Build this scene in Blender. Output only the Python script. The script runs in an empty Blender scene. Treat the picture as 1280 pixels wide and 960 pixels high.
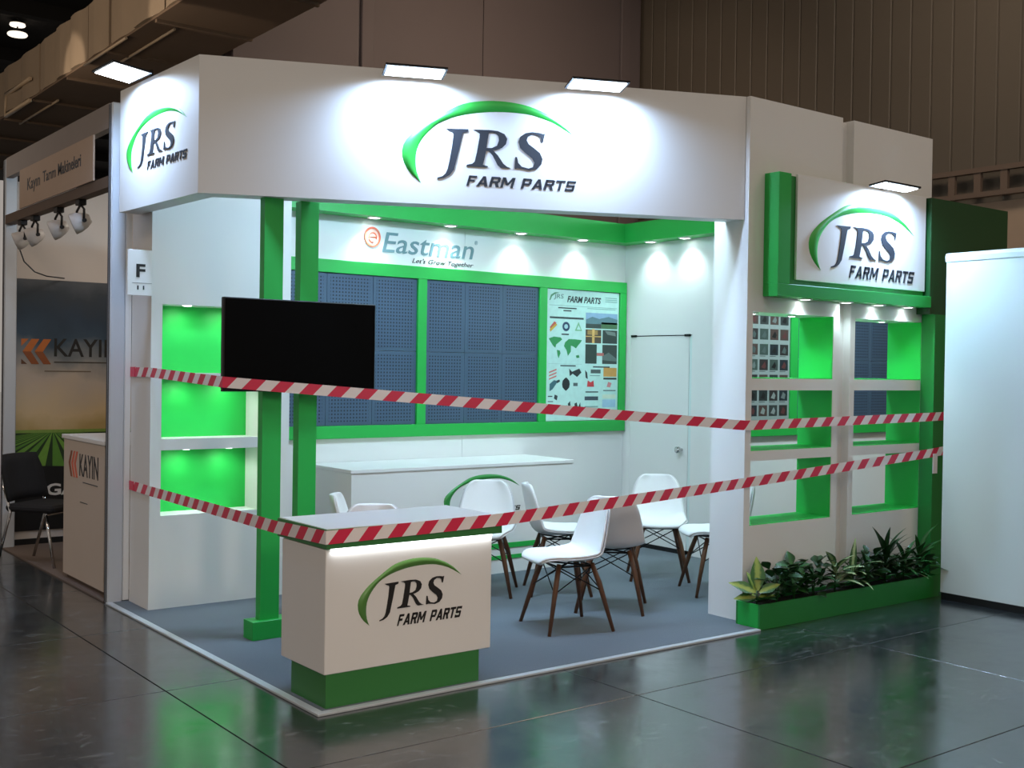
import bpy, bmesh, math, random
from mathutils import Vector, Matrix
from mathutils.geometry import tessellate_polygon

# ------------------------------------------------------------------ camera
scene = bpy.context.scene
COL = scene.collection
CAM_POS = (-2.4731, -4.6385, 1.6)
F_PX = 1423.2
cr = Vector((0.79352018, -0.60836119, 0.01491274))
cu = Vector((-0.00409452, 0.01916754, 0.9998079))
cf = Vector((0.60853017, 0.79342880, -0.01271889))
cam_data = bpy.data.cameras.new('camera')
cam_data.sensor_width = 36.0
cam_data.lens = F_PX / 1280 * 36.0
cam_data.clip_end = 200
cam = bpy.data.objects.new('camera', cam_data)
m = Matrix.Identity(4)
for i in range(3):
    m[i][0] = cr[i]; m[i][1] = cu[i]; m[i][2] = -cf[i]; m[i][3] = CAM_POS[i]
cam.matrix_world = m
COL.objects.link(cam)
scene.camera = cam

# ------------------------------------------------------------------ world, exposure, hall light
scene.view_settings.view_transform = 'Standard'
scene.view_settings.look = 'None'
scene.view_settings.exposure = 0.25
scene.view_settings.gamma = 1.0
scene.view_settings.use_curve_mapping = False
scene.cycles.use_denoising = True
world = bpy.data.worlds.new('hall_air'); scene.world = world
world.use_nodes = True
bg = world.node_tree.nodes['Background']
bg.inputs[0].default_value = (1.0, 0.90, 0.82, 1)
bg.inputs[1].default_value = 0.30

def area(name, loc, target, sx, sy, power, color, spread=180):
    l = bpy.data.lights.new(name, 'AREA'); l.shape = 'RECTANGLE'; l.size = sx; l.size_y = sy
    l.energy = power; l.color = color; l.spread = math.radians(spread)
    o = bpy.data.objects.new(name, l); o.location = loc
    o.rotation_euler = (Vector(target) - Vector(loc)).to_track_quat('-Z', 'Y').to_euler()
    COL.objects.link(o); return o
def spot(name, loc, target, power, color, deg=90, blend=0.6, rad=0.03):
    l = bpy.data.lights.new(name, 'SPOT'); l.energy = power; l.color = color
    l.spot_size = math.radians(deg); l.spot_blend = blend; l.shadow_soft_size = rad
    o = bpy.data.objects.new(name, l); o.location = loc
    o.rotation_euler = (Vector(target) - Vector(loc)).to_track_quat('-Z', 'Y').to_euler()
    COL.objects.link(o); return o
WARM = (1.0, 0.76, 0.56)
COOL = (0.80, 0.91, 1.0)
# high bay lamps of the hall roof, outside the frame
for (x, y) in ((-6, -6), (2, -8), (8, -5), (-6, 2)):
    area('hall_lamp', (x, y, 8.6), (x + .3, y + .5, 0), 1.4, 1.4, 80, WARM)
# two narrow hall spots that graze the beige bulkhead
spot('bulkhead_spot', (0.6, 12.6, 5.2), (2.7, 13.0, 6.0), 120, (1., .85, .70), 26, .35, .05)
spot('bulkhead_spot', (0.6, 9.3, 5.2), (2.7, 9.35, 6.05), 90, (1., .85, .70), 26, .35, .05)
area('hall_fill', (8.0, 5.0, 8.4), (8.0, 11, 4), 2.0, 2.0, 120, WARM, 120)  # unseen fill light, added to brighten the back wall of the hall
area('hall_fill', (8.2, 2.0, 8.4), (12.4, 5, 5), 1.6, 1.6, 55, (1., .82, .66), 120)  # added fill without a fixture, lifts the ribbed right wall
# unseen fill light behind the camera, added to brighten the counter front
area('aisle_fill', (-.3, -5.6, 3.0), (.5, 0, .3), .5, .5, 6, (1., .82, .68), 60)
area('hall_fill', (-5, 9, 7.5), (3, 12, 6.2), 2.0, 2.0, 95, (1., .83, .68))  # added fill without a fixture, lifts the bulkhead face
# unseen fill lights behind the fascia, added to brighten the interior and jambs
area('inner_fascia_fill', (1.9, 1.05, 3.15), (2.3, 2.5, .6), 1.2, .12, 48, (.52, .77, 1.))
area('inner_fascia_fill', (.30, 1.85, 3.15), (1.2, 2.3, .4), .12, .5, 1.2, (.58, .80, 1.))
area('inner_fascia_fill', (2.75, .72, 3.1), (4.0, .40, 1.0), .4, .1, 14, (.66, .88, 1.))
area('inner_header_fill', (5.7, .56, 3.0), (5.9, 1.9, .5), 1.6, .1, 42, (.70, .92, 1.))  # added fill without a fixture, brightens the wall behind the display openings
area('neighbour_stand_fill', (1.2, 4.4, 3.05), (1.0, 4.9, 0), .8, .8, 9, (1., .90, .82))  # unseen fill added to brighten the neighbour's wall and poster
# unseen fill light from below, added to lift the dark bulkhead soffit
area('soffit_fill', (-3, 10, 3.4), (3.2, 13, 6.0), 2.0, 2.0, 75, (1., .83, .68))

# ------------------------------------------------------------------ materials
def lin(h):
    if isinstance(h, str):
        h = h.lstrip('#'); h = [int(h[i:i+2], 16) for i in (0, 2, 4)]
    f = lambda c: c / 12.92 if c <= .04045 else ((c + .055) / 1.055) ** 2.4
    return tuple(f(c / 255) for c in h)
MATS = {}
def mat(name, col, rough=.5, metal=0., var=.06, scale=6., bump=0., spec=.5, emit=None, estr=0., bscale=None):
    if name in MATS: return MATS[name]
    mt = bpy.data.materials.new(name); mt.use_nodes = True
    nt = mt.node_tree; b = nt.nodes['Principled BSDF']
    c = lin(col) if isinstance(col, str) else col
    b.inputs['Roughness'].default_value = rough; b.inputs['Metallic'].default_value = metal
    b.inputs['Specular IOR Level'].default_value = spec
    tc = nt.nodes.new('ShaderNodeTexCoord')
    nz = nt.nodes.new('ShaderNodeTexNoise'); nz.inputs['Scale'].default_value = scale; nz.inputs['Detail'].default_value = 3
    nt.links.new(tc.outputs['Object'], nz.inputs['Vector'])
    mx = nt.nodes.new('ShaderNodeMix'); mx.data_type = 'RGBA'
    mx.inputs[6].default_value = (*[v * (1 - var) for v in c], 1); mx.inputs[7].default_value = (*[min(1, v * (1 + var)) for v in c], 1)
    nt.links.new(nz.outputs['Fac'], mx.inputs[0]); nt.links.new(mx.outputs[2], b.inputs['Base Color'])
    if bump:
        n2 = nt.nodes.new('ShaderNodeTexNoise'); n2.inputs['Scale'].default_value = bscale or scale * 20
        nt.links.new(tc.outputs['Object'], n2.inputs['Vector'])
        bp = nt.nodes.new('ShaderNodeBump'); bp.inputs['Strength'].default_value = bump; bp.inputs['Distance'].default_value = .01
        nt.links.new(n2.outputs['Fac'], bp.inputs['Height']); nt.links.new(bp.outputs[0], b.inputs['Normal'])
    if emit:
        b.inputs['Emission Color'].default_value = (*(lin(emit) if isinstance(emit, str) else emit), 1)
        b.inputs['Emission Strength'].default_value = estr
    MATS[name] = mt; return mt

white = mat('white_board', '#e2e2df', .55, var=.02, scale=2)
white_satin = mat('white_laminate', '#e4e3e0', .35, var=.015, scale=2)
green_shade = mat('shaded_green_panel', '#17461f', .35, var=.08, scale=2)  # shade on the upper green wall is put into this darker colour
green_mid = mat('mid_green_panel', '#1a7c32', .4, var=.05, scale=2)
green = mat('green_paint', '#20aa45', .45, var=.05, scale=3)
green_dark = mat('green_laminate', '#357a3c', .4, var=.05, scale=3)
niche_green = mat('niche_green', '#22c650', .5, var=.03, scale=3)
alu = mat('brushed_aluminium', '#b9bcc0', .35, metal=.75, var=.05, scale=30)
steel = mat('chrome_steel', '#c9c9c9', .15, metal=1., var=.02)
black = mat('black_plastic', '#0c0c0e', .45, var=.1)
blackmetal = mat('black_metal', '#141416', .4, metal=.6, var=.1)
screen_m = mat('black_screen', '#010101', .35, var=.0, spec=.08)
dark_ink = mat('charcoal_print', '#2c3138', .45, var=.04)
black_ink = mat('black_print', '#14110f', .5, var=.04)
arc_green = mat('arc_green', '#34b044', .4, var=.15, scale=4)
arc_olive = mat('arc_olive_green', '#4f8038', .4, var=.2, scale=5)
arc_deep = mat('arc_deep_green', '#2f8a3c', .4, var=.15, scale=4)
carpet_m = mat('grey_carpet', '#6f777d', .95, var=.18, scale=160, bump=.5, bscale=500, spec=.1)
trim_m = mat('white_edge_tape', '#b4bcc0', .4, var=.06, scale=20)
hall_grey = mat('hall_cladding', '#645b5c', .65, var=.05, scale=1.2)
hall_grey2 = mat('hall_cladding_ribbed', '#5f574c', .6, var=.07, scale=1.2)
hall_dark = mat('hall_roof', '#1a1613', .9, var=.2, scale=1)
beige_panel = mat('bulkhead_fabric', '#96826a', .8, var=.12, scale=1.5)
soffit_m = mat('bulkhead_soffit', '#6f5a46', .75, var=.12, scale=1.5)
beam_wood = mat('brown_rail', '#5d4a3c', .6, var=.1)
warm_white = mat('warm_white_panel', '#cfc6bd', .55, var=.03)
led = mat('led_lens', '#ffffff', .4, var=0, emit=(.86, .94, 1.), estr=14)
led_soft = mat('led_strip', '#ffffff', .4, var=0, emit=(.93, .97, 1.), estr=3)
spot_lens = mat('downlight_lens', '#ffffff', .4, var=0, emit=(.90, 1., .97), estr=9)
bay_lens = mat('high_bay_lens', '#ffffff', .4, var=0, emit=(1., .86, .72), estr=1.1)
shell_m = mat('chair_shell', '#d3d2d2', .4, var=.02)
pad_m = mat('chair_pad', '#eceded', .55, var=.02, bump=.05, bscale=90)
wood_m = mat('walnut_leg', '#5e3c24', .5, var=.3, scale=14)
soil_m = mat('dark_soil', '#1d1711', .95, var=.4, scale=40, bump=.6)
red_m = mat('tape_red', '#dc2c50', .4, var=.04); tape_white = mat('tape_white', '#f2ebea', .4, var=.03)
skirt_m = mat('black_skirting', '#0b0c0d', .5, var=.1)
box_white = mat('pale_grey_panel', '#d3e0dd', .5, var=.02, scale=2)

def pegboard_mat(name, col, pitch=.03):
    mt = bpy.data.materials.new(name); mt.use_nodes = True; nt = mt.node_tree; b = nt.nodes['Principled BSDF']
    tc = nt.nodes.new('ShaderNodeTexCoord'); sp = nt.nodes.new('ShaderNodeSeparateXYZ')
    nt.links.new(tc.outputs['Object'], sp.inputs[0])
    def M(op, a, c=None):
        n = nt.nodes.new('ShaderNodeMath'); n.operation = op
        for k, v in enumerate((a, c)):
            if v is None: continue
            if isinstance(v, (int, float)): n.inputs[k].default_value = v
            else: nt.links.new(v, n.inputs[k])
        return n.outputs[0]
    def cell(o): return M('SUBTRACT', M('FRACT', M('DIVIDE', o, pitch)), .5)
    x = cell(sp.outputs[0]); z = cell(sp.outputs[2])
    d = M('MAXIMUM', M('ABSOLUTE', x), M('ABSOLUTE', z))
    hole = M('LESS_THAN', d, .24)
    mx = nt.nodes.new('ShaderNodeMix'); mx.data_type = 'RGBA'
    c = lin(col); mx.inputs[6].default_value = (*c, 1); mx.inputs[7].default_value = (*[v * .3 for v in c], 1)
    nt.links.new(hole, mx.inputs[0]); nt.links.new(mx.outputs[2], b.inputs['Base Color'])
    bp = nt.nodes.new('ShaderNodeBump'); bp.invert = True; bp.inputs['Strength'].default_value = .5; bp.inputs['Distance'].default_value = .004
    nt.links.new(hole, bp.inputs['Height']); nt.links.new(bp.outputs[0], b.inputs['Normal'])
    b.inputs['Roughness'].default_value = .5; b.inputs['Metallic'].default_value = .2
    return mt
peg_m = pegboard_mat('perforated_blue_grey', '#465c72', .027)
peg_seam = mat('pegboard_margin', '#465c70', .5, metal=.2, var=.04)

def floor_mat():
    mt = bpy.data.materials.new('polished_dark_floor'); mt.use_nodes = True; nt = mt.node_tree; b = nt.nodes['Principled BSDF']
    tc = nt.nodes.new('ShaderNodeTexCoord')
    n1 = nt.nodes.new('ShaderNodeTexNoise'); n1.inputs['Scale'].default_value = 1.6; n1.inputs['Detail'].default_value = 6
    n2 = nt.nodes.new('ShaderNodeTexNoise'); n2.inputs['Scale'].default_value = 5; n2.inputs['Detail'].default_value = 8; n2.inputs['Roughness'].default_value = .7
    nt.links.new(tc.outputs['Object'], n1.inputs['Vector']); nt.links.new(tc.outputs['Object'], n2.inputs['Vector'])
    cr_ = nt.nodes.new('ShaderNodeValToRGB')
    cr_.color_ramp.elements[0].position = .3; cr_.color_ramp.elements[0].color = (.010, .013, .015, 1)
    cr_.color_ramp.elements[1].position = .75; cr_.color_ramp.elements[1].color = (.030, .037, .040, 1)
    nt.links.new(n1.outputs['Fac'], cr_.inputs[0])
    # pale scuffs
    n3 = nt.nodes.new('ShaderNodeTexNoise'); n3.inputs['Scale'].default_value = 9; n3.inputs['Detail'].default_value = 9; n3.inputs['Distortion'].default_value = 1.5
    mp = nt.nodes.new('ShaderNodeMapping'); mp.inputs['Scale'].default_value = (1, 2.2, 1)
    nt.links.new(tc.outputs['Object'], mp.inputs[0]); nt.links.new(mp.outputs[0], n3.inputs['Vector'])
    r3 = nt.nodes.new('ShaderNodeValToRGB'); r3.color_ramp.elements[0].position = .57; r3.color_ramp.elements[1].position = .74
    nt.links.new(n3.outputs['Fac'], r3.inputs[0])
    mx = nt.nodes.new('ShaderNodeMix'); mx.data_type = 'RGBA'; mx.inputs[7].default_value = (.13, .14, .14, 1)
    nt.links.new(r3.outputs[0], mx.inputs[0]); nt.links.new(cr_.outputs[0], mx.inputs[6])
    nt.links.new(mx.outputs[2], b.inputs['Base Color'])
    mr = nt.nodes.new('ShaderNodeMapRange'); mr.inputs[1].default_value = .3; mr.inputs[2].default_value = .7
    mr.inputs[3].default_value = .10; mr.inputs[4].default_value = .27
    nt.links.new(n2.outputs['Fac'], mr.inputs[0]); nt.links.new(mr.outputs[0], b.inputs['Roughness'])
    bp = nt.nodes.new('ShaderNodeBump'); bp.inputs['Strength'].default_value = .03; bp.inputs['Distance'].default_value = .01
    nt.links.new(n1.outputs['Fac'], bp.inputs['Height']); nt.links.new(bp.outputs[0], b.inputs['Normal'])
    b.inputs['Specular IOR Level'].default_value = 1.0
    b.inputs['Coat Weight'].default_value = .6; b.inputs['Coat Roughness'].default_value = .2; b.inputs['Coat IOR'].default_value = 1.6
    return mt
floor_m = floor_mat()

# ------------------------------------------------------------------ mesh helpers
class MB:
    """collects geometry for ONE mesh object"""
    def __init__(s): s.v = []; s.f = []; s.mi = []; s.sm = []
    def poly(s, pts, faces, mi=0, smooth=False):
        o = len(s.v); s.v += [tuple(p) for p in pts]
        for f in faces: s.f.append([o + i for i in f]); s.mi.append(mi); s.sm.append(smooth)
        return s
    def box(s, x0, y0, z0, x1, y1, z1, mi=0, c=0.):
        x0, x1 = min(x0, x1), max(x0, x1); y0, y1 = min(y0, y1), max(y0, y1); z0, z1 = min(z0, z1), max(z0, z1)
        if not c:
            return s.prism([(x0, y0), (x1, y0), (x1, y1), (x0, y1)], z0, z1, mi)
        bm = bmesh.new(); bmesh.ops.create_cube(bm, size=1)
        for v in bm.verts:
            v.co = Vector((x0 if v.co.x < 0 else x1, y0 if v.co.y < 0 else y1, z0 if v.co.z < 0 else z1))
        bmesh.ops.bevel(bm, geom=bm.edges[:], offset=c, segments=1, affect='EDGES', profile=.5)
        bm.verts.index_update()
        s.poly([v.co for v in bm.verts], [[v.index for v in f.verts] for f in bm.faces], mi); bm.free(); return s
    def prism(s, pts, z0, z1, mi=0):
        n = len(pts)
        a = sum(pts[i][0] * pts[(i+1) % n][1] - pts[(i+1) % n][0] * pts[i][1] for i in range(n))
        if a < 0: pts = pts[::-1]
        V = [(x, y, z0) for x, y in pts] + [(x, y, z1) for x, y in pts]
        F = [list(range(n))[::-1], list(range(n, 2*n))] + [[i, (i+1) % n, n + (i+1) % n, n + i] for i in range(n)]
        return s.poly(V, F, mi)
    def tube(s, pts, r, n=8, mi=0, cap=True, smooth=True):
        pts = [Vector(p) for p in pts]; R = r if isinstance(r, (list, tuple)) else [r] * len(pts)
        V = []; up = None
        for i, p in enumerate(pts):
            t = (pts[min(i+1, len(pts)-1)] - pts[max(i-1, 0)]).normalized()
            if up is None: up = t.orthogonal().normalized()
            a = (up - t * up.dot(t)).normalized(); up = a; b = t.cross(a)
            for k in range(n):
                q = 2 * math.pi * k / n
                V.append(p + (a * math.cos(q) + b * math.sin(q)) * R[i])
        F = [[i*n + k, i*n + (k+1) % n, (i+1)*n + (k+1) % n, (i+1)*n + k] for i in range(len(pts)-1) for k in range(n)]
        s.poly(V, F, mi, smooth)
        if cap:
            o = len(s.v) - len(V)
            s.f.append([o + k for k in range(n)][::-1]); s.mi.append(mi); s.sm.append(False)
            s.f.append([o + (len(pts)-1)*n + k for k in range(n)]); s.mi.append(mi); s.sm.append(False)
        return s
    def lathe(s, prof, cx, cy, n=20, mi=0, smooth=True):
        V = [(cx + r * math.cos(2*math.pi*k/n), cy + r * math.sin(2*math.pi*k/n), z) for r, z in prof for k in range(n)]
        F = [[i*n + k, i*n + (k+1) % n, (i+1)*n + (k+1) % n, (i+1)*n + k] for i in range(len(prof)-1) for k in range(n)]
        return s.poly(V, F, mi, smooth)
    def xform(s, M):
        s.v = [tuple(M @ Vector(p)) for p in s.v]; return s
    def build(s, name, mats, parent=None, loc=None):
        me = bpy.data.meshes.new(name)
        off = Vector(loc) if loc is not None else Vector((0, 0, 0))
        me.from_pydata([tuple(Vector(p) - off) for p in s.v], [], s.f)
        for m_ in (mats if isinstance(mats, (list, tuple)) else [mats]): me.materials.append(m_)
        me.polygons.foreach_set('material_index', s.mi); me.polygons.foreach_set('use_smooth', s.sm)
        me.update()
        o = bpy.data.objects.new(name, me); o.location = off; COL.objects.link(o)
        if parent is not None: adopt(o, parent)
        return o
ORG = {}
def wmat(o):
    """world matrix without a depsgraph update"""
    M = Matrix.LocRotScale(o.location, o.rotation_euler, o.scale)
    return (wmat(o.parent) @ o.matrix_parent_inverse @ M) if o.parent else M
def adopt(o, parent):
    o.parent = parent; o.matrix_parent_inverse = wmat(parent).inverted()
def thing(name, label, cat, loc=(0, 0, 0), rotz=0., group=None):
    o = bpy.data.objects.new(name, None); o.empty_display_size = .1
    o.location = loc; o.rotation_euler = (0, 0, rotz); COL.objects.link(o)
    o['label'] = label; o['category'] = cat
    if group: o['group'] = group
    return o
def tag(o, label, cat, group=None, kind=None):
    o['label'] = label; o['category'] = cat
    if group: o['group'] = group
    if kind: o['kind'] = kind
    return o
def struct(o): o['kind'] = 'structure'; return o
def box(name, m_, parent, x0, y0, z0, x1, y1, z1, c=0.):
    return MB().box(x0, y0, z0, x1, y1, z1, 0, c).build(name, m_, parent)
def copy_tree(o, parent=None):
    c = o.copy(); COL.objects.link(c)
    if parent is not None: c.parent = parent
    for ch in list(KIDS.get(o.name, ())): copy_tree(ch, c)
    return c
KIDS = {}

# frame: maps plane coordinates (a along, b up, c outward) to world
class Frame:
    def __init__(s, O, U, N=None):
        s.O = Vector(O); s.U = Vector(U).normalized(); s.Z = Vector((0, 0, 1)); s.N = s.U.cross(s.Z)
    def __call__(s, a, b, c=0.): return s.O + s.U * a + s.Z * b + s.N * c
def extrude_loops(mb, F, loops, d, mi=0, c0=0.):
    """solid of a flat outline (first loop) with holes, on frame F, from c0 to c0+d"""
    flat = [p for l in loops for p in l]
    tris = tessellate_polygon([[Vector((x, y, 0)) for x, y in l] for l in loops])
    front = [F(x, y, c0 + d) for x, y in flat]; back = [F(x, y, c0) for x, y in flat]; n = len(flat)
    faces = []
    for t in tris:
        a, b, c = [Vector((*flat[i], 0)) for i in t]
        if (b - a).cross(c - a).z < 0: t = t[::-1]
        faces.append(list(t))
    o = 0
    for li, l in enumerate(loops):
        k = len(l); ar = sum(l[i][0]*l[(i+1) % k][1] - l[(i+1) % k][0]*l[i][1] for i in range(k))
        ccw = ar > 0
        if li > 0: ccw = not ccw if False else ccw
        for i in range(k):
            q = [o+i, o+(i+1) % k, n+o+(i+1) % k, n+o+i]
            want = ccw if li == 0 else (not ccw)
            # front ring uses index < n
            faces.append(q[::-1] if want else q)
        o += k
    mb.poly(front + back, faces, mi); return mb
def smooth_loop(pts, n=3):
    out = []; k = len(pts)
    for i in range(k):
        p0, p1, p2, p3 = [Vector(pts[(i+j-1) % k]) for j in range(4)]
        for t in range(n):
            u = t / n
            q = .5*((2*p1) + (-p0+p2)*u + (2*p0-5*p1+4*p2-p3)*u*u + (-p0+3*p1-3*p2+p3)*u**3)
            out.append((q.x, q.y))
    return out
def resample(pts, n):
    P = [Vector(p) for p in pts]; L = [0]
    for a, b in zip(P, P[1:]): L.append(L[-1] + (b-a).length)
    out = []
    for i in range(n):
        t = L[-1]*i/(n-1); j = 0
        while j < len(L)-2 and L[j+1] < t: j += 1
        u = (t-L[j])/max(1e-9, L[j+1]-L[j]); out.append(P[j].lerp(P[j+1], u))
    return out
def text_mesh(mb, F, s, x0, z0, w, h, d=.006, shear=0., bold=0., mi=0, c0=0., spacing=1., tracked=None):
    """text fitted into the box x0..x0+w, z0..z0+h of frame F"""
    cu_ = bpy.data.curves.new('txt', 'FONT'); cu_.body = s; cu_.size = 1; cu_.shear = shear; cu_.offset = bold
    cu_.space_character = spacing; cu_.fill_mode = 'FRONT'; cu_.resolution_u = 3
    o = bpy.data.objects.new('txt', cu_); COL.objects.link(o)
    dg = bpy.context.evaluated_depsgraph_get()
    me = bpy.data.meshes.new_from_object(o.evaluated_get(dg))
    vs = [(v.co.x, v.co.y) for v in me.vertices]; fs = [list(p.vertices) for p in me.polygons]
    bpy.data.objects.remove(o); bpy.data.curves.remove(cu_); bpy.data.meshes.remove(me)
    xa = min(v[0] for v in vs); xb = max(v[0] for v in vs); ya = min(v[1] for v in vs); yb = max(v[1] for v in vs)
    P = [(x0 + (x-xa)/(xb-xa)*w, z0 + (y-ya)/(yb-ya)*h) for x, y in vs]
    n = len(P); edges = {}
    for f in fs:
        for i in range(len(f)):
            e = (f[i], f[(i+1) % len(f)]); edges[e] = edges.get(e, 0) + 1
    faces = [f[:] for f in fs]
    a, b, c = [Vector((*P[i], 0)) for i in fs[0][:3]]
    if (b-a).cross(c-a).z < 0: faces = [f[::-1] for f in faces]; flip = True
    else: flip = False
    for (i, j) in list(edges):
        if (j, i) not in edges:
            q = [i, n+i, n+j, j]; faces.append(q[::-1] if flip else q)
    mb.poly([F(x, z, c0+d) for x, z in P] + [F(x, z, c0) for x, z in P], faces, mi); return mb

LOGO = {"arc_o": [[0.113, 0.0], [0.051, 0.05], [0.01, 0.11], [-0.004, 0.171], [0.006, 0.225], [0.039, 0.271], [0.101, 0.328], [0.172, 0.377], [0.253, 0.427], [0.335, 0.473], [0.426, 0.5], [0.527, 0.513], [0.611, 0.515], [0.685, 0.51], [0.761, 0.498], [0.836, 0.476], [0.913, 0.442], [0.98, 0.401], [1.063, 0.331]],
 "arc_i": [[0.99, 0.37], [0.913, 0.407], [0.818, 0.435], [0.761, 0.446], [0.696, 0.45], [0.612, 0.45], [0.519, 0.444], [0.427, 0.43], [0.345, 0.411], [0.281, 0.389], [0.209, 0.353], [0.155, 0.305], [0.111, 0.249], [0.087, 0.194], [0.079, 0.131], [0.087, 0.061]],
 "J": [[0.259, 0.329], [0.396, 0.334], [0.392, 0.318], [0.363, 0.309], [0.339, 0.2], [0.321, 0.128], [0.311, 0.087], [0.286, 0.054], [0.25, 0.034], [0.209, 0.027], [0.213, 0.035], [0.241, 0.044], [0.26, 0.062], [0.272, 0.089], [0.283, 0.143], [0.297, 0.225], [0.305, 0.297], [0.3, 0.31], [0.278, 0.317]],
 "R": [[0.424, 0.333], [0.52, 0.337], [0.576, 0.334], [0.618, 0.318], [0.635, 0.29], [0.628, 0.258], [0.604, 0.234], [0.569, 0.221], [0.548, 0.217], [0.578, 0.188], [0.612, 0.14], [0.635, 0.123], [0.659, 0.115], [0.598, 0.114], [0.579, 0.129], [0.546, 0.186], [0.522, 0.211], [0.506, 0.212], [0.495, 0.156], [0.487, 0.126], [0.519, 0.119], [0.516, 0.112], [0.386, 0.112], [0.39, 0.121], [0.422, 0.129], [0.436, 0.143], [0.449, 0.198], [0.464, 0.289], [0.465, 0.311], [0.451, 0.324]],
 "Rh": [[0.521, 0.319], [0.514, 0.274], [0.508, 0.228], [0.541, 0.23], [0.573, 0.246], [0.584, 0.278], [0.581, 0.303], [0.567, 0.318], [0.544, 0.323]],
 "S": [[0.872, 0.337], [0.858, 0.282], [0.849, 0.284], [0.844, 0.313], [0.82, 0.325], [0.792, 0.328], [0.764, 0.312], [0.757, 0.289], [0.769, 0.267], [0.807, 0.242], [0.841, 0.217], [0.858, 0.181], [0.851, 0.149], [0.823, 0.12], [0.776, 0.108], [0.729, 0.115], [0.701, 0.118], [0.687, 0.112], [0.684, 0.121], [0.688, 0.185], [0.698, 0.184], [0.705, 0.15], [0.729, 0.128], [0.771, 0.119], [0.799, 0.13], [0.808, 0.156], [0.794, 0.182], [0.746, 0.216], [0.718, 0.241], [0.706, 0.277], [0.717, 0.309], [0.749, 0.332], [0.791, 0.341], [0.834, 0.339], [0.858, 0.334]]}
def _q(x0, y0, x1, y1): return [(x0, y0), (x1, y0), (x1, y1), (x0, y1)]
V_, H_ = .27, .2
BLOCK = {
 'F': [_q(0, 0, V_, 1), _q(0, 1-H_, .95, 1), _q(0, .42, .8, .42+H_)],
 'A': [[(0, 0), (.27, 0), (.62, 1), (.38, 1)], [(.73, 0), (1, 0), (.62, 1), (.38, 1)], _q(.2, .2, .8, .2+.17)],
 'R': [_q(0, 0, V_, 1), _q(0, 1-H_, .86, 1), _q(.7, .5, .97, .93), _q(0, .4, .86, .4+H_), [(.68, 0), (1, 0), (.76, .45), (.46, .45)]],
 'M': [_q(0, 0, .2, 1), _q(.8, 0, 1, 1), [(0, 1), (.24, 1), (.6, .25), (.4, .25)], [(.76, 1), (1, 1), (.6, .25), (.4, .25)]],
 'P': [_q(0, 0, V_, 1), _q(0, 1-H_, .86, 1), _q(.7, .45, .97, .93), _q(0, .34, .86, .34+H_)],
 'T': [_q(.36, 0, .64, 1), _q(0, 1-H_, 1, 1)],
 'S': [_q(.06, 0, .92, H_), _q(.06, .4, .94, .6), _q(.08, 1-H_, 1, 1), _q(.02, .45, .27, .94), _q(.73, .06, .98, .55), _q(0, 0, .2, .26), _q(.8, .76, 1, 1)]}
BW = {'F': .8, 'A': 1.05, 'R': .95, 'M': 1.2, 'P': .92, 'T': .9, 'S': .92}
def block_word(mb, F, word, x0, z0, w, h, d, shear=.28):
    gap = .13; tot = sum(BW[c] for c in word) + gap*(len(word)-1)
    k = (w - shear*h) / tot; x = x0
    for c in word:
        for q in BLOCK[c]:
            extrude_loops(mb, F, [[(x + px*BW[c]*k + shear*h*py, z0 + py*h) for px, py in q]], d)
        x += (BW[c] + gap)*k
    return mb
def logo(parent, F, a0, b0, w, h, ink, d=.004, words=True, arc=None, th=1.):
    """arc, three serif letters and the words, fitted so the arc spans w x h with its corner at (a0, b0)"""
    sx = w / 1.067; sz = h / .515
    T = lambda l: [(a0 + (x + .004)*sx, b0 + z*sz) for x, z in l]
    n = 40
    sm = lambda l: [(p.x, p.y) for p in resample(l, n)]
    def cat(l):
        out = []
        for i in range(len(l)-1):
            p0 = Vector(l[max(i-1, 0)]); p1 = Vector(l[i]); p2 = Vector(l[i+1]); p3 = Vector(l[min(i+2, len(l)-1)])
            for t in range(4):
                u = t/4; q = .5*((2*p1) + (-p0+p2)*u + (2*p0-5*p1+4*p2-p3)*u*u + (-p0+3*p1-3*p2+p3)*u**3); out.append((q.x, q.y))
        out.append(tuple(l[-1])); return out
    outer = sm(cat(LOGO['arc_o'])); inner = sm(cat([LOGO['arc_o'][0]] + LOGO['arc_i'][::-1] + [LOGO['arc_o'][-1]]))
    outer = T(outer); inner = T(inner)
    mb = MB(); V = []
    for (xo, zo), (xi, zi) in zip(outer, inner):
        wid = math.hypot(xo-xi, zo-zi)
        V += [F(xo, zo, 0), F(xo*.75+xi*.25, zo*.75+zi*.25, d*.3+wid*.14), F(xo*.45+xi*.55, zo*.45+zi*.55, d*.4+wid*.18), F(xi, zi, 0)]
    faces = [[i*4+k, (i+1)*4+k, (i+1)*4+k+1, i*4+k+1] for i in range(n-1) for k in range(3)]
    mb.poly(V, [f[::-1] for f in faces], 0, True).build('logo_arc', arc or arc_green, parent)
    for key in 'JRS':
        loops = [T(LOGO[key])] + ([T(LOGO['Rh'])] if key == 'R' else [])
        extrude_loops(MB(), F, loops, d).build('letter', ink, parent)
    if words:
        mb = MB()
        block_word(MB(), F, 'FARM', a0 + .391*sx, b0 + (.058 - .062*th)*sz, .305*sx, .062*th*sz, d*.6).build('lettering', ink, parent)
        block_word(MB(), F, 'PARTS', a0 + .728*sx, b0 + (.058 - .062*th)*sz, .352*sx, .062*th*sz, d*.6).build('lettering', ink, parent)

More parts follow.
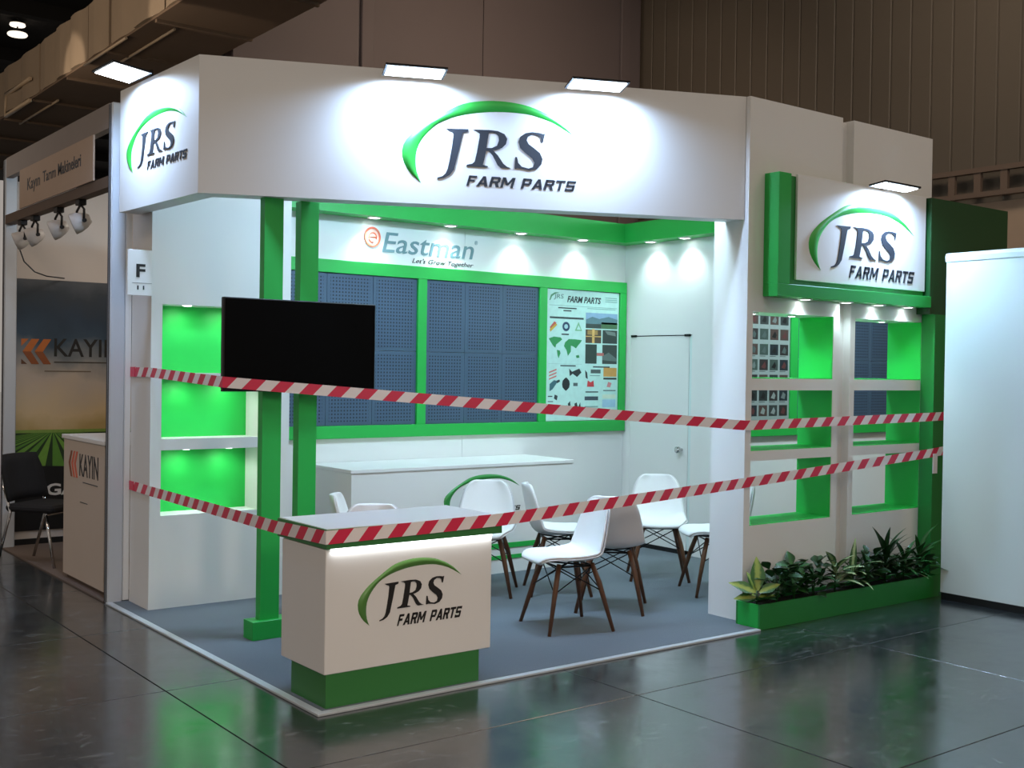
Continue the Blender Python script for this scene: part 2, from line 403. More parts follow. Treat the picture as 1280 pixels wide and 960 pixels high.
# ================================================================== SETTING
# hall floor: slabs with recessed joints over a base
floor = struct(MB().box(-40, -30, -.06, 45, 60, -.004).build('floor', floor_m))
xs = [-.42 + 1.87*i for i in range(-4, 6)]; ys = [.79 + 1.37*j for j in range(-5, 7)]
for i in range(len(xs)-1):
    for j in range(len(ys)-1):
        g = .0025
        MB().box(xs[i]+g, ys[j]+g, -.004, xs[i+1]-g, ys[j+1]-g, 0, 0, .002).build('slab', floor_m, floor)
ceiling = struct(MB().box(-14, 0, 9.0, 12.8, 45, 9.2).build('ceiling', hall_dark))
for k in range(9):
    box('purlin', hall_dark, ceiling, -14, 8 + k*4., 8.7, 12.4, 8.25 + k*4., 9.0)
# hall walls far behind: smooth panels on the back wall, ribbed cladding on the right
wall_back = struct(MB().box(4.3, 11.0, 0, 12.7, 11.2, 9.0).build('wall_back', hall_grey))
sx_ = [4.3, 6.5, 8.75, 11.9, 12.38]
for a, b in zip(sx_, sx_[1:]):
    MB().box(a+.006, 10.93, 0, b-.006, 11.0, 8.99, 0, .004).build('panel', hall_grey, wall_back)
for xx in (6.5, 11.95):
    MB().box(xx-.11, 10.86, 0, xx+.11, 10.93, 8.99, 0, .01).build('pilaster', hall_grey, wall_back)
wall_right = struct(MB().box(12.45, -6, 0, 12.7, 11.0, 9.0).build('wall_right', hall_grey2))
yy = -6.; k = 0
cl_me = None
while yy < 10.9:
    w = .34
    if cl_me is None:
        o = MB().box(12.425, 0.008, 4.5, 12.45, w-.008, 8.98, 0, .012).build('cladding_panel', hall_grey2, wall_right); cl_me = o.data
        o.location = (0, yy, 0)
    else:
        o = bpy.data.objects.new('cladding_panel', cl_me); COL.objects.link(o); o.location = (0, yy, 0); adopt(o, wall_right)
    yy += w; k += 1
MB().box(12.41, -6, 0, 12.45, 10.9, 4.02, 0).build('dado_panel', warm_white and mat('hall_dado', '#a8937f', .7), wall_right)

# lattice girder along the right hall wall
gd = thing('lattice_girder', 'brown steel lattice girder running along the ribbed hall wall at right', 'girder', (12.2, 2, 4.1))
steel_brown = mat('girder_paint', '#6a5a4e', .6)
box('top_chord', steel_brown, gd, 12.22, -5, 4.42, 12.32, 10.8, 4.49)
box('bottom_chord', steel_brown, gd, 12.22, -5, 4.08, 12.32, 10.8, 4.15)
for i in range(40):
    y0 = -5 + i*.39
    MB().prism([(12.24, y0), (12.30, y0), (12.30, y0+.1), (12.24, y0+.1)], 4.15, 4.42).build('web_plate', steel_brown, gd)

# long bulkhead under the roof, upper left
bk = thing('bulkhead', 'long beige panelled bulkhead hung under the hall roof at upper left', 'bulkhead', (3.4, 16, 6.0))
box('soffit', soffit_m, bk, 2.72, -1, 6.0, 4.07, 32, 6.06)
box('back_plate', soffit_m, bk, 2.8, -1, 6.06, 4.0, 32, 6.85)
rnd = random.Random(5)
y = 2.0
while y < 31:
    w = rnd.uniform(.75, 1.1)
    tilt = rnd.uniform(-.02, .03)
    mb = MB(); a = 2.70; n = 6; V = []
    for i in range(n+1):
        t = i/n; d = .03*math.sin(t*math.pi*2 + rnd.uniform(0, 1)) * .5 - tilt*t
        V += [(a+d, y+.015+(w-.03)*t, 6.03), (a+d, y+.015+(w-.03)*t, 6.82)]
    V2 = [(2.79, p[1], p[2]) for p in V]; N = len(V)
    F_ = [[2*i, 2*i+1, 2*i+3, 2*i+2] for i in range(n)] + [[N+2*i+2, N+2*i+3, N+2*i+1, N+2*i] for i in range(n)]
    F_ += [[2*i+1, N+2*i+1, N+2*i+3, 2*i+3] for i in range(n)] + [[2*i, 2*i+2, N+2*i+2, N+2*i] for i in range(n)]
    F_ += [[0, N, N+1, 1], [2*n, 2*n+1, N+2*n+1, N+2*n]]
    mb.poly(V + V2, F_, 0, False).build('panel', beige_panel, bk)
    y += w
for k in range(14):
    box('soffit_rib', soffit_m, bk, 2.74, 4 + k*1.9, 5.96, 4.05, 4.06 + k*1.9, 6.0)
pale_pipe = mat('pale_pipe', '#b59e80', .5)
MB().tube([(2.69, 10.7, 5.965), (2.69, 12.5, 5.965)], .02, 6).build('pipe', pale_pipe, bk)
MB().tube([(3.05, 9.9, 5.97), (3.05, 12.0, 5.97)], .02, 6).build('pipe', pale_pipe, bk)
MB().tube([(3.05, 15.1, 5.97), (3.05, 17.5, 5.97)], .02, 6).build('pipe', pale_pipe, bk)
MB().tube([(2.66, 15.3, 5.95), (2.66, 16.9, 5.95), (2.66, 16.9, 6.33), (2.66, 15.3, 6.31)], .035, 4).build('bracket', pale_pipe, bk)
# high bay lamp far up left
hb = thing('high_bay_lamp', 'lit round high bay lamp under the dark roof at top left corner', 'lamp', (3.98, 21.5, 8.6))
MB().lathe([(.02, 8.99), (.02, 8.95), (.12, 8.95), (.16, 8.9)], 3.98, 21.5, 16).build('lamp_body', blackmetal, hb)
MB().lathe([(0, 8.93), (.15, 8.91), (.165, 8.87), (.15, 8.85), (0, 8.84)], 3.98, 21.5, 16).build('upper_ring', bay_lens, hb)
MB().lathe([(0, 8.70), (.19, 8.70), (.21, 8.67), (.19, 8.64), (0, 8.64)], 3.98, 21.5, 16).build('lower_dish', bay_lens, hb)
MB().lathe([(.02, 8.84), (.02, 8.70)], 3.98, 21.5, 6).build('stem', blackmetal, hb)

# ================================================================== STAND
H = 3.36; ZF = 2.577
# carpet with white edge
cp = thing('stand_carpet', 'grey carpet floor of the exhibition stand with white edge strip', 'carpet', (2, 1.5, 0))
MB().prism([(.035, .035), (3.05, .035), (3.05, .205), (3.122, .205), (3.122, .501), (7.98, .501), (7.98, 3.075), (.035, 3.1)], .0005, .012).build('carpet', carpet_m, cp)
MB().box(-.01, -.01, .0005, 3.05, .03, .013, 0, .002).build('edge_strip', trim_m, cp)
MB().box(-.01, .03, .0005, .033, 2.97, .013, 0, .002).build('edge_strip', trim_m, cp)
Z0 = .012

# left wall box with three green niches
yN, yNe = 2.587, 2.95
nw = thing('niche_wall', 'white wall with three lit green display niches, left of the television', 'wall', (.6, 2.75, 0))
nx0, nx1 = .212, .888
box('lower_panel', white, nw, .139, yN, Z0, 1.119, yNe, .617)
box('upper_panel', white, nw, .139, yN, 1.99, 1.119, yNe, 3.0)
box('side_stile', white, nw, .139, yN, .617, nx0, yNe, 1.99)
box('side_stile', white, nw, nx1, yN, .617, 1.119, yNe, 1.99)
box('shelf', white_satin, nw, nx0, yN, 1.042, nx1, yNe, 1.115)
box('shelf', white_satin, nw, nx0, yN, 1.504, nx1, yNe, 1.545)
for (a, b) in ((.617, 1.042), (1.115, 1.504), (1.545, 1.99)):
    box('green_back', niche_green, nw, nx0, yNe-.16, a, nx1, yNe-.15, b)
    for xx in (.40, .70):
        MB().lathe([(.0, b-.004), (.026, b-.004), (.03, b)], xx, yN+.06, 14).build('niche_light', spot_lens, nw)
        spot('niche_spot', (xx, yN+.06, b-.012), (xx, yN+.14, a), 3.0, (.92, 1, .95), 165, 1., .03)

# back wall with panels
bw = thing('stand_back_wall', 'white back wall of the stand behind pegboards and low cabinet', 'wall', (3, 3.1, 0))
box('wall_panel', white, bw, 1.125, 3.076, Z0, 2.93, 3.14, 2.93); box('wall_panel', white, bw, 2.933, 3.076, Z0, 4.80, 3.14, 2.93)
# side wall with store room door
sw = thing('store_room_wall', 'white side wall with flush store room door, right of the poster', 'wall', (4.77, 2.5, 0))
XW = 4.739
box('wall_panel', white, sw, XW, 1.9, Z0, XW+.06, 2.22, 2.93)
box('wall_panel', white, sw, XW, 2.98, Z0, XW+.06, 3.075, 2.93)
box('wall_panel', white, sw, XW, 2.22, 1.925, XW+.06, 2.98, 2.93)
box('door_gap_shade', blackmetal, sw, XW+.03, 2.25, 1.90, XW+.05, 2.975, 1.93)  # dark strip standing in for the shadow line above the door
dr = box('door', white, sw, XW+.003, 2.256, .05, XW+.045, 2.9795, 1.916)
MB().box(XW+.004, 2.222, .05, XW+.05, 2.252, 1.92).build('door_stop', box_white, sw)
mb = MB(); mb.tube([(XW+.01, 2.323, .924), (XW-.035, 2.323, .924)], .012, 8); mb.tube([(XW-.033, 2.323, .924), (XW-.04, 2.323, .924), (XW-.062, 2.323, .924), (XW-.07, 2.323, .924)], [.018, .029, .029, .016], 12)
mb.build('door_knob', steel, dr)
MB().box(XW-.004, 2.256, Z0, XW+.003, 3.06, .05).build('black_skirting', skirt_m, sw)
for yy in (2.27, 2.94):
    MB().box(XW-.012, yy-.035, 1.911, XW+.003, yy+.035, 1.93, 0, .003).build('door_hinge', blackmetal, sw)
# green canopy over back wall and side wall, with downlights
cn = thing('canopy', 'green L-shaped canopy board above the pegboards and store room wall', 'canopy', (3, 2.95, 2.75))
CZ0, CZ1 = 2.75, 2.92
MB().prism([(1.13, 2.876), (4.54, 2.876), (4.54, 2.90), (1.13, 2.90)], CZ0, CZ1).build('front_board', green, cn)
MB().prism([(4.54, 1.7), (4.565, 1.7), (4.565, 2.90), (4.54, 2.90)], CZ0, CZ1).build('front_board', green, cn)
MB().prism([(1.13, 2.90), (4.565, 2.90), (4.565, 1.7), (4.738, 1.7), (4.738, 3.075), (1.13, 3.075)], CZ0+.004, CZ0+.02).build('underside_board', green, cn)
dl_names = ['first', 'second', 'third', 'fourth']
def downlight(name, label, x, y, z, r=.045, power=16, deg=120, group=None, tgt=None, lens=spot_lens):
    t = thing(name, label, 'downlight', (x, y, z), 0, group)
    rm = MB().lathe([(r*1.25, z), (r*1.25, z-.006), (r, z-.008), (r*.95, z-.002)], x, y, 18).build('rim', white_satin, t)
    MB().lathe([(r*.95, z-.004), (r*.5, z-.009), (0.0001, z-.011)], x, y, 18).build('lens', lens, rm)
    spot('downlight_beam', (x, y, z-.02), tgt or (x, y, 0), power, (.70, .92, 1.), deg, .9, .03)
    return t
for i, x in enumerate((2.01, 2.72, 3.44, 4.13)):
    downlight('downlight', f'{dl_names[i]} downlight from the left under the green canopy above the pegboards', x, 2.975, CZ0+.004, power=17, group='canopy downlights', tgt=(x, 2.75, 0))
for i, y in enumerate((2.66, 2.24)):
    downlight('downlight', ('canopy downlight above the store room door, nearer the wall corner', 'canopy downlight above the store room door, nearer the white post')[i], 4.65, y, CZ0+.004, power=17, group='canopy downlights', tgt=(4.45, y, 0))

# pegboard frame on the back wall
pf = thing('pegboard_frame', 'green framed pegboard wall display with blue-grey perforated panels behind the television', 'display board', (3, 3.05, 1.05))
fy0, fy1 = 3.036, 3.0755
fz0, fz1 = 1.053, 2.412
box('top_rail', green, pf, 1.16, fy0, 2.314, 4.728, fy1, fz1, .002)
box('bottom_rail', green, pf, 1.16, fy0, fz0, 4.728, fy1, 1.15, .002)
for (a, b) in ((1.16, 1.25), (2.46, 2.543), (3.708, 3.79), (4.65, 4.728)):
    box('stile', green, pf, a, fy0, 1.15, b, fy1, 2.314, .002)
def peg_panels(parent, x0, x1, z0, z1, y, cols, rows):
    dx = (x1-x0)/cols; dz = (z1-z0)/rows
    for i in range(cols):
        for j in range(rows):
            a, b, c, d = x0+i*dx, x0+(i+1)*dx, z0+j*dz, z0+(j+1)*dz
            ox, oz = (a+b)/2, (c+d)/2
            mb = MB().box(a+.001, y, c+.001, b-.001, y+.012, d-.001, 1, .0015)
            g = .03
            mb.box(a+g, y-.0015, c+g, b-g, y+.002, d-g, 0)
            mb.build('pegboard_panel', [peg_m, peg_seam], parent, loc=(ox, y, oz))
peg_panels(pf, 1.25, 2.46, 1.15, 2.314, 3.058, 3, 2)
peg_panels(pf, 2.543, 3.708, 1.15, 2.314, 3.058, 3, 2)

# ---- flat printed posters
PM = {}
def pm(c):
    if c not in PM: PM[c] = mat('print_' + c.lstrip('#'), c, .45, var=.12, scale=25)
    return PM[c]
class Poster:
    """flat print: thin board with coloured shapes; u to the right, v down"""
    def __init__(s, name, label, F, w, h, base):
        s.F, s.w, s.h = F, w, h; s.mb = MB(); s.mats = [pm(base)]; s.lv = 0; s.name, s.label = name, label
        V = [F(0, 0, 0), F(w, 0, 0), F(w, h, 0), F(0, h, 0), F(0, 0, .005), F(w, 0, .005), F(w, h, .005), F(0, h, .005)]
        s.mb.poly(V, [[4, 5, 6, 7], [0, 3, 2, 1], [0, 1, 5, 4], [1, 2, 6, 5], [2, 3, 7, 6], [3, 0, 4, 7]])
    def idx(s, c):
        m_ = pm(c)
        if m_ not in s.mats: s.mats.append(m_)
        return s.mats.index(m_)
    def pl(s, pts, c, l=1):
        P = [Vector((u*s.w, (1-v)*s.h, 0)) for u, v in pts]
        T = tessellate_polygon([P])
        fs = []
        for t in T:
            a, b, d = [P[i] for i in t]
            fs.append(list(t) if (b-a).cross(d-a).z > 0 else list(t)[::-1])
        s.mb.poly([s.F(p.x, p.y, .005 + .0006*l) for p in P], fs, s.idx(c))
    def r(s, u0, v0, u1, v1, c, l=1): s.pl([(u0, v0), (u1, v0), (u1, v1), (u0, v1)], c, l)
    def txt(s, t, u0, v0, u1, v1, c, shear=0, bold=0):
        text_mesh(s.mb, s.F, t, u0*s.w, (1-v1)*s.h, (u1-u0)*s.w, (v1-v0)*s.h, .0012, shear, bold, s.idx(c), .005)
    def done(s, parent=None):
        o = s.mb.build(s.name, s.mats, parent); tag(o, s.label, 'poster') if parent is None else None
        return o
P1 = Poster('poster', 'pale green printed company poster with green world map, in the green wall frame', Frame((3.795, 3.056, 1.155), (1, 0, 0)), .85, 1.155, '#b9dfd6')
K = '#2b3a3a'
P1.pl([(.03, .085), (.05, .045), (.10, .025), (.17, .022), (.11, .035), (.065, .055), (.045, .085)], '#4f8f68')
P1.txt('JRS', .09, .035, .22, .08, '#5d7f78', .1); P1.txt('FARM PARTS', .27, .045, .74, .095, K, .25, .03)
for v in (.04, .055, .07): P1.r(.8, v, .97, v+.006, '#7aa79d')
P1.r(.03, .12, .97, .123, '#6f9c92')
for v, a, b in ((.135, .15, .40), (.155, .22, .33)): P1.r(a, v, b, v+.009, K)
P1.r(.55, .13, .95, .136, '#88b5ab')
P1.r(.04, .208, .50, .222, K)
P1.pl([(.04, .305), (.12, .255), (.14, .27), (.05, .325)], '#c7a53a'); P1.pl([(.04, .29), (.10, .245), (.13, .255), (.05, .30)], '#b9584a', 2)
c0 = (.26, .28)
P1.pl([(c0[0]+.05*math.cos(t*math.pi/8), c0[1]+.036*math.sin(t*math.pi/8)) for t in range(16)], '#25405c')
P1.pl([(c0[0]+.026*math.cos(t*math.pi/8), c0[1]+.018*math.sin(t*math.pi/8)) for t in range(16)], '#a7cfd0', 2)
P1.pl([(.43, .24), (.48, .31), (.38, .31)], '#7db98b'); P1.pl([(.43, .265), (.46, .30), (.405, .30)], '#b9dfd6', 2)
P1.r(.20, .335, .30, .345, K)
g1 = '#2f8f50'
P1.pl([(.03, .375), (.10, .36), (.19, .365), (.21, .38), (.17, .40), (.13, .42), (.12, .445), (.09, .43), (.06, .405)], g1)
P1.pl([(.14, .46), (.18, .465), (.19, .485), (.165, .525), (.15, .50)], g1)
P1.pl([(.25, .40), (.30, .375), (.38, .375), (.48, .38), (.46, .40), (.43, .42), (.40, .445), (.36, .43), (.33, .425), (.33, .47), (.29, .505), (.27, .46), (.235, .43)], g1)
P1.pl([(.40, .50), (.44, .495), (.45, .515), (.41, .52)], g1)
P1.r(.03, .565, .48, .567, '#86b3a9'); P1.r(.19, .575, .40, .584, K); P1.r(.64, .58, .88, .59, K)
# photographs on the right
P1.r(.53, .165, .98, .22, '#86a9c4'); P1.pl([(.53, .22), (.62, .195), (.72, .21), (.85, .19), (.98, .21), (.98, .25), (.53, .25)], '#5c7f86', 2)
P1.r(.53, .25, .75, .285, '#3a4a45'); P1.r(.75, .235, .98, .285, '#47704b', 2)
P1.r(.53, .295, .75, .40, '#4f4434'); P1.r(.555, .30, .70, .335, '#a2854f', 2); P1.r(.62, .29, .655, .40, '#d8b26a', 3); P1.r(.53, .345, .75, .352, '#d8b26a', 3)
P1.r(.77, .295, .98, .40, '#33403c'); P1.pl([(.80, .30), (.95, .31), (.96, .34), (.84, .33)], '#73827c', 2)
P1.r(.53, .41, .69, .56, '#2c3f38'); P1.r(.77, .41, .98, .56, '#35423d'); P1.pl([(.77, .50), (.86, .47), (.98, .52), (.98, .54), (.77, .53)], '#5d706a', 2)
P1.r(.69, .475, .79, .498, '#b06a62', 2)
# product rows
for v in (.615, .64, .665): P1.pl([(.04, v+.012), (.14, v-.012), (.14, v), (.04, v+.024)], '#cf7a6e')
P1.pl([(.31, .60), (.35, .625), (.45, .60), (.48, .63), (.42, .665), (.36, .64), (.32, .66)], '#26302f')
P1.pl([(.53, .61), (.56, .63), (.57, .68), (.54, .67)], '#26302f'); P1.txt('JSW', .61, .60, .74, .63, K, .2, .03) if False else P1.r(.61, .605, .75, .635, '#4c5c5a')
P1.r(.60, .65, .74, .656, '#7a9c95'); P1.r(.79, .59, .98, .66, '#c9974f'); P1.r(.79, .668, .98, .683, '#2a3332')
P1.pl([(.05, .72), (.11, .69), (.16, .70), (.09, .76), (.05, .775)], '#3d6a70'); P1.pl([(.14, .695), (.18, .685), (.19, .70), (.15, .715)], K)
P1.pl([(.27+.052*math.cos(t*math.pi/6), .72+.045*math.sin(t*math.pi/6)*(1+.15*(t % 2))) for t in range(12)], '#1d2423')
P1.r(.37, .71, .43, .735, '#4c5c5a'); P1.pl([(.57, .69), (.61, .705), (.65, .69), (.66, .74), (.56, .74)], '#c73b3f'); P1.r(.54, .775, .72, .785, '#4c5c5a')
P1.pl([(.86, .70), (.91, .71), (.89, .745), (.84, .74)], '#c98585'); P1.r(.79, .765, .97, .773, '#4c5c5a')
P1.r(.53, .815, .72, .845, '#3c4a52'); P1.r(.53, .89, .72, .898, '#7a9c95')
P1.r(.78, .80, .97, .83, '#cfe0c9'); P1.r(.78, .84, .97, .90, '#9cc3d6'); P1.r(.80, .935, .95, .945, '#4c5c5a')
P1.pl([(.12, .80), (.16, .81), (.15, .845), (.11, .83)], K); P1.r(.03, .81, .09, .818, K); P1.r(.03, .85, .10, .856, K)
P1.pl([(.24, .93), (.28, .88), (.30, .89), (.26, .96)], K); P1.pl([(.30, .87), (.33, .85), (.34, .90), (.31, .91)], K)
P1.pl([(.39, .87), (.42, .86), (.44, .90), (.47, .86), (.48, .92), (.44, .96), (.40, .93)], '#26302f')
P1.done()

# wall lettering above the pegboards
wl = thing('wall_lettering', 'grey italic company name with round orange emblem above the left pegboard', 'lettering', (2.5, 3.075, 2.5))
FW = Frame((0, 3.0755, 0), (1, 0, 0))
teal = mat('teal_grey_print', '#6f8f94', .5, var=.05); orange = mat('orange_print', '#d9674a', .5); pink = mat('pale_pink_print', '#eec6b8', .5)
text_mesh(MB(), FW, 'Eastman', 2.14, 2.505, .88, .158, .005, .22, .004).build('company_name', teal, wl)
text_mesh(MB(), FW, "Let's Grow Together", 2.42, 2.428, .60, .05, .003, .35, .0).build('tagline', black_ink, wl)
mb = MB(); extrude_loops(mb, FW, [[(2.05+.072*math.cos(t*math.pi/14), 2.615+.078*math.sin(t*math.pi/14)) for t in range(28)], [(2.05+.058*math.cos(t*math.pi/14), 2.615+.064*math.sin(t*math.pi/14)) for t in range(28)]], .010); mb.build('emblem_ring', orange, wl)
ed_ = extrude_loops(MB(), FW, [[(2.05+.058*math.cos(t*math.pi/14), 2.615+.064*math.sin(t*math.pi/14)) for t in range(28)]], .004).build('emblem_disc', pink, wl)
mb = MB(); mb.tube([FW(2.05 + r*math.cos(a), 2.612 + r*math.sin(a)*1.1, .008) for a, r in [(t*.35 - .3, .034 + .0*t) for t in range(16)]] , .005, 6); mb.tube([FW(2.016, 2.616, .008), FW(2.085, 2.616, .008)], .005, 6); mb.build('emblem_letter', orange, ed_)
text_mesh(MB(), FW, '®', 3.03, 2.63, .03, .035, .002).build('registered_mark', teal, wl)

# low cabinet against the back wall
cb = thing('low_cabinet', 'long low white cabinet with arc logo against the back wall', 'cabinet', (2.5, 2.75, 0))
cbb_ = box('cabinet_body', white_satin, cb, 1.53, 2.43, Z0, 3.58, 3.075, .845)
box('cabinet_top', white_satin, cb, 1.52, 2.42, .845, 3.59, 3.075, .872, .003)
logo(cbb_, Frame((0, 2.43, 0), (1, 0, 0)), 2.32, .50, .72, .29, black_ink, .004, arc=arc_deep)
for (a, b) in ((.205, .245), (.12, .15)):
    box('green_stripe', green, cb, 2.10, 2.424, a, 3.24, 2.43, b)

# interior wall behind the display openings
iw = thing('inner_wall', 'white inner wall seen through the display openings, carrying second pegboard', 'wall', (6.5, 1.95, 0))
box('wall_panel', white, iw, 4.805, 1.9, Z0, 6.4, 1.96, 2.93); box('wall_panel', white, iw, 6.403, 1.9, Z0, 8.0, 1.96, 2.93)
pf2 = thing('pegboard_frame', 'green framed dark pegboard seen through the right display openings', 'display board', (6.6, 1.88, 1.05))
gy0, gy1 = 1.86, 1.8995
box('top_rail', green, pf2, 4.83, gy0, 2.314, 7.98, gy1, fz1, .002); box('bottom_rail', green, pf2, 4.83, gy0, fz0, 7.98, gy1, 1.15, .002)
for (a, b) in ((4.83, 4.91), (5.62, 5.72), (7.90, 7.98)): box('stile', green, pf2, a, gy0, 1.15, b, gy1, 2.314, .002)
peg_panels(pf2, 5.72, 7.90, 1.15, 2.314, 1.882, 4, 2)
P2 = Poster('poster', 'grey printed poster of dark product photos seen through the left display openings', Frame((4.91, 1.88, 1.155), (1, 0, 0)), .71, 1.155, '#8f9b98')
rr = random.Random(3)
dk = ['#26302f', '#343b3a', '#2c2a2a', '#4a3b36', '#1f2a30', '#3c4c46']
for row in range(8):
    v = .05 + row*.115
    for c_ in range(5):
        u = .05 + c_*.19
        P2.r(u, v, u+.155, v+.082, rr.choice(dk))
        k = rr.random()
        P2.pl([(u+.03, v+.06), (u+.06+.04*k, v+.015), (u+.12, v+.03+.02*k), (u+.10, v+.07)], rr.choice(['#6b7573', '#5a3433', '#87908c', '#4c5a58', '#151a1a']), 2)
        if row in (3, 4, 6): P2.r(u, v+.088, u+.11, v+.093, '#4c5654')
P2.done()

# display wall with openings
dw = thing('display_wall', 'tall white display wall with six open shelves and green jambs, right side', 'wall', (4.1, .35, 0))
D0, D1 = .211, .499
U = [(3.123, 3.181, 4.012, 4.075), (4.20, 4.254, 5.063, 5.155)]
for (a, b, c, d) in U:
    box('lower_panel', white, dw, a, D0, .0005, d, D1, .62)
    box('header_panel', white, dw, a, D0, 1.993, d, D1, H)
    box('stile', white, dw, a, D0, .62, b, D1, 1.993); box('stile', white, dw, c, D0, .62, d, D1, 1.993)
    for (e, f) in ((1.035, 1.10), (1.49, 1.566)):
        box('shelf', white, dw, b, D0, e, c, D1, f)
    for (e, f) in ((.62, 1.035), (1.10, 1.49), (1.566, 1.993)):
        box('green_jamb', niche_green, dw, c-.006, D0+.004, e, c, D1-.002, f)
        box('green_sill', niche_green, dw, b, D0+.004, e, c-.006, D1-.002, e+.006)
box('recessed_strip', white, dw, 4.075, D0+.06, .0005, 4.20, D1-.01, H-.01)
for i, (x, s_) in enumerate(((3.30, 'left'), (3.70, 'right'), (4.36, 'left'), (4.72, 'right'))):
    downlight('downlight', f'small downlight at {s_} in the top of the {"left" if i < 2 else "right"} display opening', x, .32, 1.993, .032, 9, 130, 'display opening downlights')
# sign over the display wall
sg = thing('display_sign', 'square white logo sign in green fin-and-ledge frame on the display wall', 'sign', (4.1, .15, 2.1))
SY = .12
box('back_plate', green_mid, sg, 3.39, SY+.03, 2.175, 4.97, D0-.001, 2.885)  # deeper green than the fin, standing in for shadow in the recess
box('green_fin', green, sg, 3.27, SY-.03, 2.175, 3.39, D0-.001, 2.885, .002)
box('green_ledge', green, sg, 3.27, SY-.03, 2.095, 4.985, D0-.001, 2.175, .002)
lp_ = box('logo_panel', white, sg, 3.505, SY+.012, 2.212, 4.965, SY+.03, 2.90, .002)
logo(lp_, Frame((0, SY+.012, 0), (1, 0, 0)), 3.625, 2.29, 1.19, .49, dark_ink, th=1.45)
for i, x in enumerate((3.63, 4.07, 4.44, 4.80)):
    downlight('downlight', f'{dl_names[i]} downlight from the left under the green sign ledge', x, SY+.035, 2.095, .04, 4.5, 130, 'sign ledge downlights', tgt=(x, SY+.075, 1))
# green wall right of the sign
gw = thing('green_wall', 'green wall panel right of the logo sign, behind the white partition', 'wall', (5.6, .15, 0))
box('upper_panel', green_shade, gw, 4.985, SY-.02, 2.05, 6.03, D0-.002, 2.895)
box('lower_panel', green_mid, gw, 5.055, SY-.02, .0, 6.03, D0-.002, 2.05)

# ---- diagonal fascia
A = Vector((.04, 1.594)); B = Vector((3.118, .244)); dd = (B-A).normalized()
fs = thing('fascia', 'white overhead fascia board with green arc logos on front and left side', 'fascia', (1.2, 1.3, ZF))
inner = lambda x: 1.594 - (x-.04)*.4386 + .1638
fb_ = MB().prism([tuple(A), tuple(B), (3.118, inner(3.118)), (.17, inner(.17))], ZF, H).build('front_board', white, fs)
sb_ = MB().prism([tuple(A), (.17, inner(.17)-.001), (.132, 2.58), (.132, 2.77), (-.012, 2.77)], ZF, H).build('side_board', white, fs)
FF = Frame((A.x, A.y, 0), (dd.x, dd.y, 0))
logo(fb_, FF, 1.16, 2.703, 1.067, .515, dark_ink, .004)
FS = Frame((-.009, 2.71, 0), (.049, -1.17, 0))
logo(sb_, FS, .06, 2.808, .90, .345, dark_ink, .004, th=1.2)

# ---- flood lamps
def flood(label, F, a, b, c, w, dep, power):
    """a along the frame, b height, c out from the board"""
    t = thing('flood_lamp', label, 'lamp', F(a, b, c), 0, 'LED flood lamps on the boards')
    tilt = .12
    def Q(u, v, h): return F(a+u, b + h + (v)*tilt, c+v)
    def slab(u0, u1, v0, v1, h0, h1):
        V = [Q(u0, v0, h0), Q(u1, v0, h0), Q(u1, v1, h0), Q(u0, v1, h0), Q(u0, v0, h1), Q(u1, v0, h1), Q(u1, v1, h1), Q(u0, v1, h1)]
        return V, [[0, 1, 2, 3], [7, 6, 5, 4], [4, 5, 1, 0], [5, 6, 2, 1], [6, 7, 3, 2], [7, 4, 0, 3]]
    hs = MB().poly(*slab(-w/2, w/2, -dep/2, dep/2, 0, .012)).build('lamp_housing', blackmetal, t)
    MB().poly(*slab(-w/2+.015, w/2-.015, -dep/2+.015, dep/2-.015, -.003, .0)).build('lamp_lens', led, hs)
    MB().tube([F(a, b+.017, c), F(a, b+.03, c-dep/2), F(a, b+.04, -.02), F(a, b+.0, -.02)], .012, 6).build('lamp_arm', blackmetal, t)
    p = F(a, b-.01, c)
    area('flood_beam', p, F(a, b-.75, .07), w*.8, dep*.8, power, (.44, .65, 1.), 160)
flood('LED flood lamp over the front fascia left of the big logo', FF, 1.21, 3.315, .14, .36, .17, 27)
flood('LED flood lamp over the front fascia right of the big logo', FF, 2.32, 3.32, .14, .36, .17, 27)
flood('LED flood lamp sticking out over the side fascia at the left corner', FS, .40, 3.36, .17, .34, .24, 27)
flood('LED flood lamp above the square logo sign at right', Frame((0, SY-.005, 0), (1, 0, 0)), 4.42, 2.90, .09, .42, .13, 26)

# ---- twin green posts with plinth carrying the television
tp = thing('green_post_frame', 'twin green posts on a green plinth carrying the television', 'post', (.55, 1.5, 0))
box('plinth', green, tp, .337, 1.445, Z0, .80, 1.57, .12, .002)
box('post', green, tp, .396, 1.475, .12, .515, 1.535, ZF); box('post', green, tp, .628, 1.475, .12, .745, 1.545, ZF)
tv = thing('television', 'black flat screen television switched off, on the green posts', 'television', (.62, 1.42, 1.459))
tvc = MB().box(.128, 1.42, 1.462, 1.112, 1.455, 1.985, 0, .004).build('casing', black, tv)
MB().box(.136, 1.417, 1.474, 1.104, 1.42, 1.977, 0).build('screen', screen_m, tvc)
MB().box(.40, 1.455, 1.60, .86, 1.4745, 1.85, 0).build('wall_bracket', blackmetal, tv)
MB().box(.128, 1.416, 1.452, 1.112, 1.45, 1.462, 0).build('lower_bezel', blackmetal, tv)

